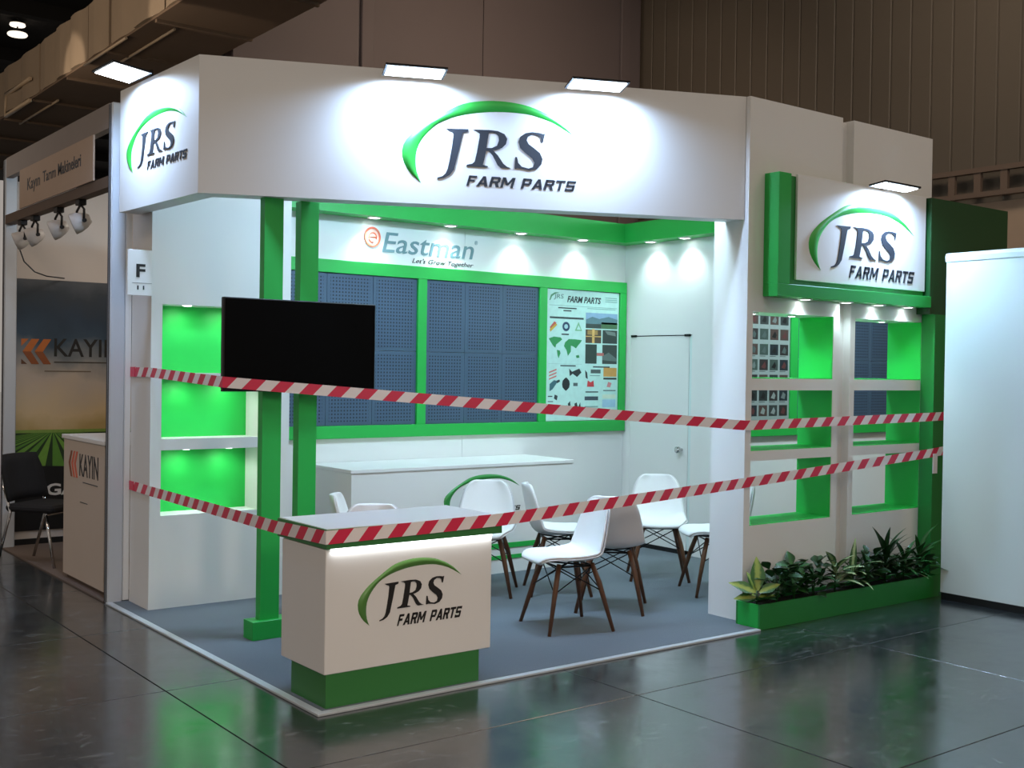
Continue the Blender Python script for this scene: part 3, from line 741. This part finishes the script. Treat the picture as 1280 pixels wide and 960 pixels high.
# ---- front counter
ct = thing('reception_counter', 'white reception counter with arc logo, green plinth and green edged top', 'counter', (.55, .3, 0))
box('plinth', green_dark, ct, .06, .05, Z0, .935, .40, .17)
cbd_ = box('counter_body', white_satin, ct, .05, .046, .17, 1.005, .495, .752, .003)
box('counter_top', green_dark, ct, .048, .035, .757, 1.06, .545, .846)
box('top_sheet', white_satin, ct, .055, .042, .846, 1.053, .538, .849)
box('led_strip', led_soft, ct, .075, .039, .747, 1.0, .046, .756)
area('counter_led', (.54, .037, .745), (.54, .05, .3), .93, .012, .45, (.93, .97, 1.), 170)
logo(cbd_, Frame((0, .046, 0), (1, 0, 0)), .222, .372, .595, .30, black_ink, .004, arc=arc_olive, th=1.5)

# ---- chairs
def chair_shell(inset=0., lift=0., thick=.006, rng=None, nx=9):
    prof = [(.225, .425, .15), (.215, .445, .185), (.16, .453, .212), (.08, .447, .222), (0, .440, .226), (-.09, .436, .228), (-.155, .447, .228),
            (-.19, .480, .226), (-.212, .535, .220), (-.228, .60, .212), (-.243, .67, .198), (-.256, .735, .178), (-.266, .785, .150), (-.271, .812, .105)]
    prof = [(x, z*.965-.008, w) for x, z, w in prof]
    n = len(prof)
    i0, i1 = rng or (0, n-1)
    rows = []
    for i in range(i0, i1+1):
        x, z, w = prof[i]
        a = Vector((prof[max(i-1, 0)][0], 0, prof[max(i-1, 0)][1])); b = Vector((prof[min(i+1, n-1)][0], 0, prof[min(i+1, n-1)][1]))
        t = (b-a).normalized(); nrm = Vector((t.z, 0, -t.x))          # points up / forward
        if nrm.z < 0 and i < 6: nrm = -nrm
        if i >= 6 and nrm.x < 0: nrm = -nrm
        curl = .018 + .045*min(1, max(0, (i-3)/4)) if i < 9 else .063 - .004*(i-9)
        ww = w - inset
        rows.append([Vector((x, 0, z)) + Vector((0, ww*s, 0)) + nrm*(lift + curl*abs(s)**2.4) for s in [(-1 + 2*k/(nx-1)) for k in range(nx)]])
    bm = bmesh.new(); vs = [[bm.verts.new(p) for p in r] for r in rows]
    for i in range(len(vs)-1):
        for k in range(nx-1):
            bm.faces.new([vs[i][k], vs[i][k+1], vs[i+1][k+1], vs[i+1][k]])
    bmesh.ops.recalc_face_normals(bm, faces=bm.faces[:])
    bmesh.ops.solidify(bm, geom=bm.faces[:], thickness=thick)
    bmesh.ops.recalc_face_normals(bm, faces=bm.faces[:])
    bm.verts.index_update()
    mb = MB().poly([v.co for v in bm.verts], [[v.index for v in f.verts] for f in bm.faces], 0, True); bm.free(); return mb
def mk(mb, name, m_, root, sub=0):
    me_o = mb.build(name, m_); me_o.parent = root
    if sub:
        md = me_o.modifiers.new('soft', 'SUBSURF'); md.levels = sub; md.render_levels = sub
    KIDS.setdefault(root.name, []).append(me_o); return me_o
def make_chair(label):
    t = thing('shell_chair', label, 'chair', (0, 0, 0), 0, 'white shell chairs on wooden legs')
    mk(chair_shell(0, 0, .012), 'shell', shell_m, t, 1)
    mk(chair_shell(.010, .010, .018, (0, 13)), 'seat_pad', pad_m, t, 1)
    for sx in (1, -1):
        for sy in (1, -1):
            mk(MB().tube([(.11*sx, .12*sy, .408), (.145*sx, .155*sy, .29), (.215*sx, .22*sy, .0)], [.016, .018, .011], 8), 'leg', wood_m, t)
    br = MB()
    P = {(sx, sy): ((.113*sx, .123*sy, .392), (.16*sx, .168*sy, .24)) for sx in (1, -1) for sy in (1, -1)}
    for a, b in (((1, 1), (1, -1)), ((1, -1), (-1, -1)), ((-1, -1), (-1, 1)), ((-1, 1), (1, 1))):
        br.tube([P[a][0], P[b][0]], .006, 5); br.tube([P[a][0], P[b][1]], .004, 5); br.tube([P[b][0], P[a][1]], .004, 5)
    br.tube([P[(1, 1)][0], P[(-1, -1)][0]], .006, 5); br.tube([P[(1, -1)][0], P[(-1, 1)][0]], .006, 5)
    mk(br, 'wire_brace', blackmetal, t)
    return t
CH = [
 (2.10, .735, 165, 'white chair nearest the front edge of the carpet, seat facing left'),
 (2.70, .98, 44, 'white chair turned away showing its grey shell back, right behind the nearest chair'),
 (3.78, 1.63, -130, 'white chair facing the front, before the store room door'),
 (3.73, .98, 150, 'white chair half hidden behind the white post'),
 (2.31, 1.90, -133, 'white chair facing front at the right end of the reception counter'),
 (2.77, 1.63, -32, 'white chair in profile facing right, before the cabinet stripes'),
 (1.25, 1.68, -37, 'white chair behind the counter in profile, nearest the green posts'),
 (.87, 1.03, -125, 'white chair close behind the counter with only its back top showing'),
]
ch0 = None
for (x, y, a, lab) in CH:
    c = make_chair(lab) if ch0 is None else copy_tree(ch0)
    if ch0 is None: ch0 = c
    c['label'] = lab; c.location = (x, y, Z0); c.rotation_euler = (0, 0, math.radians(a))

# ---- planter and plants
pl = thing('planter_box', 'long low green planter box along the foot of the display wall', 'planter', (4.05, .11, 0))
PX0, PX1, PY0, PY1, PZ = 3.062, 5.03, .012, .206, .156
green_pl_shade = mat('planter_green_shaded', '#1c7d30', .45, var=.08, scale=2)  # darker green: the shade of the unlit front is put into the colour
box('front_board', green_pl_shade, pl, PX0, PY0, 0.001, PX1, PY0+.015, PZ); box('back_board', green_pl_shade, pl, PX0, PY1-.015, 0.001, PX1, PY1, PZ)
box('end_board', green, pl, PX0, PY0+.015, 0.001, PX0+.015, PY1-.015, PZ); box('end_board', green_pl_shade, pl, PX1-.015, PY0+.015, 0.001, PX1, PY1-.015, PZ)  # left end gets the brighter green, standing in for light on it
box('soil', soil_m, pl, PX0+.015, PY0+.015, .01, PX1-.015, PY1-.015, .135)
def leaf_mat(name, c1, c2, w):
    mt = bpy.data.materials.new(name); mt.use_nodes = True; nt = mt.node_tree; b = nt.nodes['Principled BSDF']
    tc = nt.nodes.new('ShaderNodeTexCoord'); sp = nt.nodes.new('ShaderNodeSeparateXYZ'); nt.links.new(tc.outputs['Generated'], sp.inputs[0])
    ab = nt.nodes.new('ShaderNodeMath'); ab.operation = 'SUBTRACT'; ab.inputs[1].default_value = .5; nt.links.new(sp.outputs[1], ab.inputs[0])
    a2 = nt.nodes.new('ShaderNodeMath'); a2.operation = 'ABSOLUTE'; nt.links.new(ab.outputs[0], a2.inputs[0])
    nz = nt.nodes.new('ShaderNodeTexNoise'); nz.inputs['Scale'].default_value = 40; nt.links.new(tc.outputs['Object'], nz.inputs['Vector'])
    ad = nt.nodes.new('ShaderNodeMath'); ad.operation = 'MULTIPLY_ADD'; ad.inputs[1].default_value = .25; nt.links.new(nz.outputs['Fac'], ad.inputs[0]); nt.links.new(a2.outputs[0], ad.inputs[2])
    rp = nt.nodes.new('ShaderNodeValToRGB'); rp.color_ramp.elements[0].color = (*lin(c1), 1); rp.color_ramp.elements[1].color = (*lin(c2), 1)
    rp.color_ramp.elements[0].position = w; rp.color_ramp.elements[1].position = w+.14
    nt.links.new(ad.outputs[0], rp.inputs[0]); nt.links.new(rp.outputs[0], b.inputs['Base Color']); b.inputs['Roughness'].default_value = .4
    return mt
lm_dieff = leaf_mat('dieffenbachia_leaf', '#8c9c44', '#2f5f26', .24)
lm_vari = leaf_mat('striped_leaf', '#a9bd8a', '#2c5a2a', .22)
lm_dark = leaf_mat('dark_leaf', '#1f4a22', '#17381a', .3)
lm_mid = leaf_mat('mid_green_leaf', '#2f6a2c', '#1e4a20', .2)
def leaf_mesh(name, L, W, droop, m_, prof):
    mb = MB(); n = len(prof); V = []
    for i, p in enumerate(prof):
        t = i/(n-1); x = L*t*(1-.18*droop*t); z = -droop*L*.55*t*t
        w = W*p; V += [(x, -w, z+w*.28), (x, 0, z), (x, w, z+w*.28)]
    F_ = [[3*i+k, 3*i+3+k, 3*i+4+k, 3*i+1+k] for i in range(n-1) for k in (0, 1)]
    mb.poly(V, F_, 0, True); o = mb.build(name, m_); me = o.data; bpy.data.objects.remove(o); return me
BROAD = [.08, .55, .95, 1., .75, .4, .04]; STRAP = [.4, .8, 1., .9, .7, .4, .05]
L_ME = {k: leaf_mesh('leaf', *v) for k, v in dict(
    dieff=(.18, .038, .25, lm_dieff, BROAD), dieff_s=(.135, .030, .4, lm_dieff, BROAD), vari=(.25, .035, .8, lm_vari, BROAD),
    small=(.105, .030, .3, lm_mid, BROAD), small_d=(.105, .031, .4, lm_dark, BROAD), strap=(.27, .021, .75, lm_mid, STRAP), strap_d=(.26, .021, .5, lm_dark, STRAP), tall=(.24, .026, .15, lm_vari, STRAP)).items()}
def leaf(parent, key, p, yaw, pitch, s=1., roll=0.):
    o = bpy.data.objects.new('leaf', L_ME[key]); COL.objects.link(o); o.parent = parent
    o.location = p; o.rotation_euler = (roll, -pitch, yaw); o.scale = (s, s, s)
rp_ = random.Random(11)
def plant(name, label, x, y, spec, stems, group='plants in the green planter'):
    t = thing(name, label, 'plant', (x, y, .135), 0, group)
    for (h, dx, dy) in stems:
        o = MB().tube([(0, 0, 0), (dx*.4, dy*.4, h*.6), (dx, dy, h)], [.006, .005, .003], 5).build('stem', lm_mid); o.parent = t
    for sp_ in spec: leaf(t, *sp_)
def ring(key, n, h0, h1, p0, p1, s0=.8, s1=1.1, r=.01, squash=True):
    out = []
    for i in range(n):
        a = 2*math.pi*(i*.382 + rp_.uniform(-.03, .03)); t = i/max(1, n-1)
        pit = p0 + (p1-p0)*t + rp_.uniform(-.12, .12); s = rp_.uniform(s0, s1)
        if squash and math.sin(a) > .35: s *= .38; pit = max(pit, 1.0)    # the wall stands close behind
        out.append((key, (r*math.cos(a), r*math.sin(a), h0 + (h1-h0)*t), a, pit, s, rp_.uniform(-.3, .3)))
    return out
def bush(key, n, w, h):
    out = []
    for i in range(n):
        a = rp_.uniform(0, 2*math.pi); rr_ = math.sqrt(rp_.random()); z = .03 + h*(i+.5)/n
        x, y = rr_*w*math.cos(a), rr_*.055*math.sin(a) - .01
        out.append((key, (x, y, z), a, rp_.uniform(-.2, 1.0), rp_.uniform(.7, 1.15), rp_.uniform(-.6, .6)))
    return out
plant('dieffenbachia', 'yellow-green broad leaved plant at the left end of the planter', 3.135, .10,
      [('dieff', (.01, 0, .09), math.radians(52), 1.38, 1.25, 0), ('dieff', (-.01, 0, .08), math.radians(146), .42, 1.05, -.9), ('dieff', (.01, -.01, .08), math.radians(-36), .45, .85, .9),
       ('dieff', (-.01, 0, .05), math.radians(158), .05, .85, -.8), ('dieff_s', (0, .01, .08), math.radians(95), 1.2, 1.1, -.3), ('dieff_s', (.02, 0, .05), math.radians(-20), .15, 1.0, .7),
       ('dieff_s', (0, -.02, .04), math.radians(200), .6, .9, -.4), ('small_d', (0, -.02, .02), math.radians(210), .5, 1.2, 0), ('small_d', (.03, -.02, .02), math.radians(270), .5, 1.2, 0), ('small_d', (.05, -.02, .04), math.radians(300), .7, 1.2, 0)], [(.09, 0, 0)])
plant('leafy_plant', 'low dark small-leaved plant beside the yellow-green plant', 3.33, .10, bush('small_d', 46, .10, .19), [(.16, .03, 0), (.15, -.04, .0), (.12, 0, -.02)])
plant('leafy_plant', 'second small-leaved plant from the planter left end, slightly paler leaves', 3.50, .10, bush('small', 46, .10, .19), [(.16, .03, 0), (.17, -.04, .0), (.12, 0, -.02)])
plant('leafy_plant', 'bushy dark plant left of the drooping striped plant', 3.70, .10, bush('small_d', 46, .10, .20) + ring('strap', 5, .06, .12, .4, 1.0, .6, .8), [(.17, .03, 0), (.15, -.04, .0)])
plant('striped_plant', 'plant with pale drooping striped leaves, below the recessed strip, left', 3.93, .10, ring('vari', 18, .05, .16, .35, 1.2, .75, 1.0), [(.18, 0, 0)])
plant('striped_plant', 'plant with one tall pale upright leaf, below the recessed strip, right', 4.12, .10, bush('small_d', 20, .1, .12) + ring('vari', 12, .05, .12, .2, .9, .75, .95) + [('tall', (0, 0, .1), 0.3, 1.45, 1.05, 0)], [(.15, 0, 0)])
plant('leafy_plant', 'dark bushy plant just right of the tall pale leaf', 4.30, .10, bush('small_d', 42, .10, .20) + ring('strap_d', 6, .06, .14, .5, 1.2, .6, .8), [(.17, .02, 0), (.15, -.03, .0)])
plant('spiky_plant', 'tallest spiky dark green plant under the right display openings', 4.50, .10, bush('small_d', 24, .1, .14) + ring('strap_d', 34, .05, .22, .35, 1.35, .8, 1.1), [(.22, 0, 0)])
plant('spiky_plant', 'spiky plant with arching pale leaves right of the tallest spiky plant', 4.72, .10, bush('small_d', 20, .1, .12) + ring('strap', 26, .05, .15, .25, 1.2, .75, 1.0) + [('vari', (0, -.01, .05), math.radians(-60), .3, .7, 0)], [(.16, 0, 0)])
plant('spiky_plant', 'last spiky plant at the right end of the planter', 4.90, .10, bush('small_d', 20, .1, .14) + ring('strap', 28, .05, .19, .35, 1.35, .7, .95), [(.18, 0, 0)])

# ---- barrier tapes
def tape(name, label, path, w, pitch=.16, slant=.055, tail=None):
    """striped ribbon standing upright along a horizontal path"""
    P = [Vector(p) for p in path]; L = [0.]
    for a, b in zip(P, P[1:]): L.append(L[-1] + (b-a).length)
    def at(s):
        s = max(0., min(L[-1], s)); j = 0
        while j < len(L)-2 and L[j+1] < s: j += 1
        return P[j].lerp(P[j+1], (s-L[j])/(L[j+1]-L[j]))
    marks = sorted(set([0.] + L))
    mb = MB(); s = -slant; k = 0
    while s < L[-1]:
        e = s + pitch/2
        # slanted stripe cut into pieces at the bends
        poly0 = [(s, -.5), (e, -.5), (e+slant, .5), (s+slant, .5)]
        for a_, b_ in zip(L, L[1:]):
            Q = poly0
            for lim, sg in ((a_, 1), (b_, -1)):
                N_ = []
                for p_, q_ in zip(Q, Q[1:] + Q[:1]):
                    ip, iq = (p_[0]-lim)*sg >= 0, (q_[0]-lim)*sg >= 0
                    if ip: N_.append(p_)
                    if ip != iq:
                        t_ = (lim-p_[0])/(q_[0]-p_[0]); N_.append((lim, p_[1]+(q_[1]-p_[1])*t_))
                Q = N_
                if len(Q) < 3: break
            if len(Q) >= 3:
                mb.poly([at(u) + Vector((0, 0, v*w)) for u, v in Q], [list(range(len(Q)))], k % 2)
        s = e; k += 1
    t = thing(name, label, 'barrier tape', P[0])
    mb.build('tape_strip', [tape_white, red_m], t)
    return t
t1 = tape('barrier_tape', 'upper red and white barrier tape crossing the television and the white post', [(.133, 2.93, 1.547), (.133, 2.581, 1.547), (.121, 1.411, 1.506), (3.117, .196, 1.266), (5.0, .085, 1.30), (5.22, .094, 1.304)], .062)
MB().box(.130, 2.86, 1.515, .138, 2.945, 1.58, 0).build('tape_knot', red_m, t1)
t2 = tape('barrier_tape', 'lower red and white barrier tape wrapped around the counter top', [(.133, 2.92, .79), (.133, 2.581, .785), (.040, .55, .80), (.040, .028, .812), (1.066, .028, .828), (3.117, .2, .90), (5.0, .085, 1.035), (5.22, .094, 1.05)], .064)
MB().box(5.04, .083, .885, 5.095, .088, 1.03, 0).build('loose_end', tape_white, t2)
MB().box(.130, 2.86, .76, .138, 2.945, .82, 0).build('tape_knot', red_m, t2)

# ---- white partition at the right
wp = thing('partition', 'tall pale grey partition with rounded cap and black skirting, right edge', 'partition', (5.0, -1.5, 0))
box('partition_panel', box_white, wp, 4.95, -.95, .05, 5.02, -.05, 2.415); box('partition_panel', box_white, wp, 4.95, -3.0, .05, 5.02, -.953, 2.415)
mb = MB(); prof = [(4.943, 2.415), (4.94, 2.45), (4.952, 2.474), (4.985, 2.48), (5.018, 2.474), (5.03, 2.45), (5.027, 2.415)]
V = [(x, y, z) for y in (-3.0, -.045) for x, z in prof]; n = len(prof)
mb.poly(V, [[i, i+1, n+i+1, n+i] for i in range(n-1)] + [list(range(n)), list(range(n, 2*n))[::-1], [0, n, 2*n-1, n-1]], 0).build('cap', box_white, wp)
box('skirting', skirt_m, wp, 4.945, -3.0, 0.001, 5.025, -.06, .05)

# ---- letter sign at the left end
fg = thing('row_sign', 'small white row sign with letter F at the left end of the stand', 'sign', (.05, 2.55, 2.03))
FR = Frame((-.03, 2.548, 0), (1, 0, 0))
fgb = MB().box(-.03, 2.548, 2.035, .128, 2.56, 2.325, 0, .002).build('sign_board', white_satin, fg)
text_mesh(MB(), FR, 'F', .055, 2.15, .058, .085, .002, 0, .03).build('letter', black_ink, fgb)
text_mesh(MB(), FR, '11', .062, 2.072, .045, .026, .002, 0, .01).build('number', dark_ink, fgb)
MB().box(.0, 2.5465, 2.113, .125, 2.548, 2.115).build('rule', dark_ink, fgb)

# ================================================================== NEIGHBOUR STAND (left)
al_post = mat('pale_aluminium', '#c9ced4', .4, metal=.15, var=.04)
ns = thing('neighbour_stand_frame', 'aluminium frame of the neighbouring stand with brown rails, left', 'stand frame', (.05, 4.4, 0))
for (x0, y0, x1, y1) in ((-.0, 2.965, .10, 3.04), (.0, 5.72, .10, 5.80)):
    mb = MB(); mb.box(x0, y0, 0.0, x1, y1, 3.33, 0, .008); mb.build('post', al_post, ns)
    for q in (.3, .7):
        MB().box(x0-.003, y0+(y1-y0)*q-.006, .01, x0+.001, y0+(y1-y0)*q+.006, 3.32).build('post_groove', dark_ink, ns)
box('top_rail', mat('grey_brown_rail', '#8a7f78', .5), ns, .005, 3.04, 3.17, .06, 5.72, 3.335)
box('lower_rail', beam_wood, ns, .0, 3.04, 2.775, .08, 5.72, 2.85)
box('edge_panel', white, ns, .10, 2.955, 0.02, .1375, 3.0, 3.1)
nb = thing('name_board', 'beige name board in dark condensed lettering between rails of neighbouring stand', 'sign', (.0, 4.2, 2.86))
nbb = box('board', mat('beige_board', '#b49c88', .55), nb, -.012, 3.32, 2.852, .0, 5.22, 3.165)
FK = Frame((-.012, 5.22, 0), (0, -1, 0))
for w_t, a_, z_, w_w, w_h, b_ in (('Kayın', .24, 2.945, .36, .125, .004), ('Tarım', .68, 2.985, .34, .085, .004), ('Makineleri', 1.08, 2.985, .55, .09, .012)):
    text_mesh(MB(), FK, w_t, a_, z_, w_w, w_h, .002, 0, b_).build('lettering', dark_ink, nbb)
# spot lamps below the rail
spot_white = mat('spot_white', '#cfcac6', .4)
sp_lab = ['nearest', 'second nearest', 'third nearest', 'farthest']
for i, (y, c_) in enumerate(((3.78, 0), (4.32, 1), (4.97, 0), (5.35, 0))):
    t = thing('spot_lamp', f'round track spot under the brown rail, {sp_lab[i]} to the white post', 'lamp', (.05, y, 2.6), 0, 'track spots of the neighbour stand')
    MB().box(.02, y-.045, 2.735, .075, y+.045, 2.775, 0, .004).build('mount', black, t)
    MB().tube([(.045, y+.08, 2.62), (.045, y+.085, 2.70), (.045, y, 2.74), (.045, y-.085, 2.70), (.045, y-.08, 2.62)], .009, 6).build('yoke', black, t)
    pr = [(.0, -.07), (.03, -.068), (.055, -.03), (.072, .02), (.075, .06), (.068, .065), (.06, .05), (0, .045)]
    mb = MB().lathe(pr, 0, 0, 18)
    mb.xform(Matrix.Translation((.05, y, 2.62)) @ Matrix.Rotation(math.radians(-115), 4, 'Y') @ Matrix.Rotation(math.radians(-20), 4, 'X'))
    mb.build('lamp_head', spot_white, t)
    MB().tube([(.045, y-.085, 2.62), (.045, y-.10, 2.62)], .016, 8).build('pivot_knob', black, t)
cab_ = MB().tube([(.06, 5.55, 2.60), (.10, 5.5, 2.45), (.16, 5.4, 2.36), (.3, 5.55, 2.34), (.5, 5.75, 2.345)], .006, 5).build('cable', dark_ink)
tag(cab_, 'thin cable hanging below the far track spot of the neighbour stand', 'cable')
nwl = thing('neighbour_wall', 'beige white inner wall of the neighbouring stand behind its poster', 'wall', (1.3, 5.85, 0))
box('wall_panel', warm_white, nwl, .101, 5.8, 0, 1.2, 5.86, 3.16); box('wall_panel', warm_white, nwl, 1.203, 5.8, 0, 2.6, 5.86, 3.16)
box('wall_panel', warm_white, nwl, 2.45, 3.2, 0, 2.5, 5.79, 3.16)
box('skirting', skirt_m, nwl, .101, 5.79, 0, 2.45, 5.80, .06)
nf = tag(MB().box(.0, 3.05, .0005, 2.45, 5.79, .01).build('stand_floor', mat('taupe_carpet', '#6f625a', .9, var=.15, scale=120)), 'taupe carpet floor of the neighbouring stand', 'carpet')
# field poster
def field_mat():
    mt = bpy.data.materials.new('printed_sky'); mt.use_nodes = True; nt = mt.node_tree; b = nt.nodes['Principled BSDF']
    tc = nt.nodes.new('ShaderNodeTexCoord'); sp = nt.nodes.new('ShaderNodeSeparateXYZ'); nt.links.new(tc.outputs['Object'], sp.inputs[0])
    nz = nt.nodes.new('ShaderNodeTexNoise'); nz.inputs['Scale'].default_value = 2.6; nz.inputs['Detail'].default_value = 4
    nt.links.new(tc.outputs['Object'], nz.inputs['Vector'])
    ma = nt.nodes.new('ShaderNodeMath'); ma.operation = 'MULTIPLY_ADD'; ma.inputs[1].default_value = .5; nt.links.new(nz.outputs['Fac'], ma.inputs[0]); nt.links.new(sp.outputs[2], ma.inputs[2])
    mr = nt.nodes.new('ShaderNodeMapRange'); mr.inputs[1].default_value = .99+.25; mr.inputs[2].default_value = 2.32+.25; nt.links.new(ma.outputs[0], mr.inputs[0])
    rp = nt.nodes.new('ShaderNodeValToRGB'); e = rp.color_ramp.elements
    e[0].position = 0; e[0].color = (*lin('#b39a62'), 1); e[1].position = 1; e[1].color = (*lin('#4a4f55'), 1)
    for p_, c_ in ((.12, '#cdb48a'), (.35, '#b8aa9c'), (.47, '#7c7f80'), (.60, '#2f4456'), (.75, '#1f3346'), (.9, '#27323c')):
        q = e.new(p_); q.color = (*lin(c_), 1)
    nt.links.new(mr.outputs[0], rp.inputs[0]); nt.links.new(rp.outputs[0], b.inputs['Base Color']); b.inputs['Roughness'].default_value = .5
    return mt
PK = Poster('poster', 'tall printed poster of stormy sky over green field rows, neighbouring stand', Frame((.115, 5.79, .13), (1, 0, 0)), 2.0, 2.195, '#0e0f10')
PK.mats[0] = pm('#0e0f10')
iz = len(PK.mats); PK.mats.append(field_mat())
v_h = 1 - (.99+.02-.13)/2.195
w_, h_ = PK.w, PK.h
PK.mb.poly([PK.F(0, (1-v_h)*h_, .0056), PK.F(w_, (1-v_h)*h_, .0056), PK.F(w_, h_, .0056), PK.F(0, h_, .0056)], [[0, 1, 2, 3]], iz)
PK.pl([(0, v_h), (1, v_h), (1, v_h+.19), (0, v_h+.19)], '#22381a', 1)
def clip_u(P_):
    for lim, sg in ((0., 1), (1., -1)):
        Q_ = []
        for a, b in zip(P_, P_[1:] + P_[:1]):
            ia, ib = (a[0]-lim)*sg >= 0, (b[0]-lim)*sg >= 0
            if ia: Q_.append(a)
            if ia != ib:
                t = (lim-a[0])/(b[0]-a[0]); Q_.append((lim, a[1]+(b[1]-a[1])*t))
        P_ = Q_
    return P_
vp = (.155, v_h+.002)
for i in range(-14, 18):
    a, b = vp[0] + i*.11, vp[0] + i*.11 + .07
    q_ = clip_u([vp, (b, v_h+.19), (a, v_h+.19)])
    if len(q_) >= 3: PK.pl(q_, '#6d9a3a' if i % 2 else '#588a30', 2)
PK.pl([(0, v_h+.14), (.5, v_h+.16), (1, v_h+.13), (1, v_h+.21), (0, v_h+.21)], '#0e0f10', 3)
PK.r(0, v_h, 1, v_h+.012, '#7d9a45', 3)
uk = lambda x: (x-.115)/2.0
vk = lambda z: 1-(z-.13)/2.195
# chevron emblem
for x_ in (.165, .265):
    zt, zm, zb = 1.805, 1.695, 1.585
    PK.pl([(uk(x_+.075), vk(zt)), (uk(x_+.14), vk(zt)), (uk(x_+.07), vk(zm)), (uk(x_), vk(zm))], '#b8672a', 4)
    PK.pl([(uk(x_), vk(zm)), (uk(x_+.07), vk(zm)), (uk(x_+.14), vk(zb)), (uk(x_+.075), vk(zb))], '#8a4c26', 4)
PK.pl([(uk(.155), vk(1.63)), (uk(.205), vk(1.585)), (uk(.155), vk(1.585))], '#5f3a22', 4); PK.pl([(uk(.155), vk(1.805)), (uk(.215), vk(1.805)), (uk(.155), vk(1.74))], '#b8672a', 4)
PK.txt('KAYIN', uk(.43), vk(1.815), uk(1.0), vk(1.655), '#14110f', 0, .012)
PK.r(uk(.43), vk(1.61), uk(.98), vk(1.60), '#3b332c', 4); PK.r(uk(.35), vk(1.53), uk(.75), vk(1.52), '#6e6152', 4)
PK.txt('the', uk(.345), vk(.67), uk(.52), vk(.56), '#b9b4ae', 0, 0)
PK.txt('MEGA', uk(.14), vk(.535), uk(.64), vk(.43), '#d5d2cd', 0, .03)
PK.done()
# neighbour counter
nc = thing('counter', 'beige white counter with orange chevron logo in the neighbouring stand', 'counter', (.3, 3.65, 0))
ncb = box('counter_body', mat('beige_laminate', '#cdbfb2', .5, var=.02), nc, .045, 3.19, .04, .62, 4.12, 1.04); box('counter_top', white_satin, nc, .035, 3.17, 1.04, .64, 4.15, 1.07, .003)
box('plinth', beam_wood, nc, .07, 3.2, .01, .60, 4.10, .04)
FC = Frame((.045, 4.12, 0), (0, -1, 0))
for k in range(3):
    a = .12 + k*.065
    extrude_loops(MB(), FC, [[(a+.055, .96), (a+.09, .96), (a+.04, .87), (a+.09, .77), (a+.055, .77), (a, .87)]], .002).build('chevron', orange if k else mat('rust_print', '#8a4a2a', .5), ncb)
mb = text_mesh(MB(), FC, 'KAYIN', .38, .79, .42, .16, .002, 0, .01); mb.build('lettering', black_ink, ncb)
box('tagline', dark_ink, nc, .0435, 3.33, .745, .045, 3.66, .752)
box('small_line', dark_ink, nc, .0435, 3.55, .60, .045, 3.72, .606)
# black visitor chairs
def black_chair(label, x, y, a):
    t = thing('visitor_chair', label, 'chair', (x, y, .01), math.radians(a), 'black visitor chairs of the neighbour stand')
    def M2(mb, name, m_): o = mb.build(name, m_); o.parent = t; return o
    fab = mat('black_fabric', '#17171a', .85, var=.2, scale=40)
    mb = MB(); V = []; nn = 7
    for i in range(6):
        z = .50 + .36*i/5; x_ = -.19 - .09*(i/5); wv = .235 - .05*max(0, (i-3))/2*(1 if i > 3 else 0)
        for k in range(nn):
            s = -1+2*k/(nn-1); V.append((x_ + .05*s*s, wv*s, z))
    F_ = [[i*nn+k, i*nn+k+1, (i+1)*nn+k+1, (i+1)*nn+k] for i in range(5) for k in range(nn-1)]
    V2 = [(p[0]-.03, p[1], p[2]) for p in V]; N = len(V)
    F2 = [[N+q for q in f[::-1]] for f in F_]
    edge = list(range(nn)) + [i*nn+nn-1 for i in range(1, 6)] + [5*nn+k for k in range(nn-2, -1, -1)] + [i*nn for i in range(4, 0, -1)]
    F3 = [[edge[(i+1) % len(edge)], edge[i], N+edge[i], N+edge[(i+1) % len(edge)]] for i in range(len(edge))]
    M2(MB().poly(V+V2, F_+F2+F3, 0, True), 'backrest', fab)
    M2(MB().box(-.2, -.23, .42, .24, .23, .48, 0, .02), 'seat', fab)
    for sy in (1, -1):
        M2(MB().tube([(.25, .22*sy, 0), (.17, .22*sy, .41)], .012, 8), 'leg', steel)
        M2(MB().tube([(-.27, .22*sy, 0), (-.15, .22*sy, .42), (-.22, .215*sy, .62)], .012, 8), 'leg', steel)
    M2(MB().tube([(.17, -.22, .41), (.17, .22, .41)], .01, 6), 'front_bar', steel)
    return t
black_chair('black fabric visitor chair with chrome legs behind the neighbouring stand, at the far left', .10, 4.80, -52)
# next neighbour at the far left edge
fp = thing('far_partition', 'beige partition with red stripe at the far left edge of the picture', 'partition', (-.2, 6.3, 0))
box('partition_panel', warm_white, fp, -.9, 6.2, 0, -.03, 6.26, 3.1)
box('red_stripe', mat('red_print', '#b5362e', .5), fp, -.14, 6.194, 1.9, -.06, 6.2, 2.7)
box('red_stripe', mat('red_print', '#b5362e', .5), fp, -.14, 6.194, .2, -.06, 6.2, 1.0)
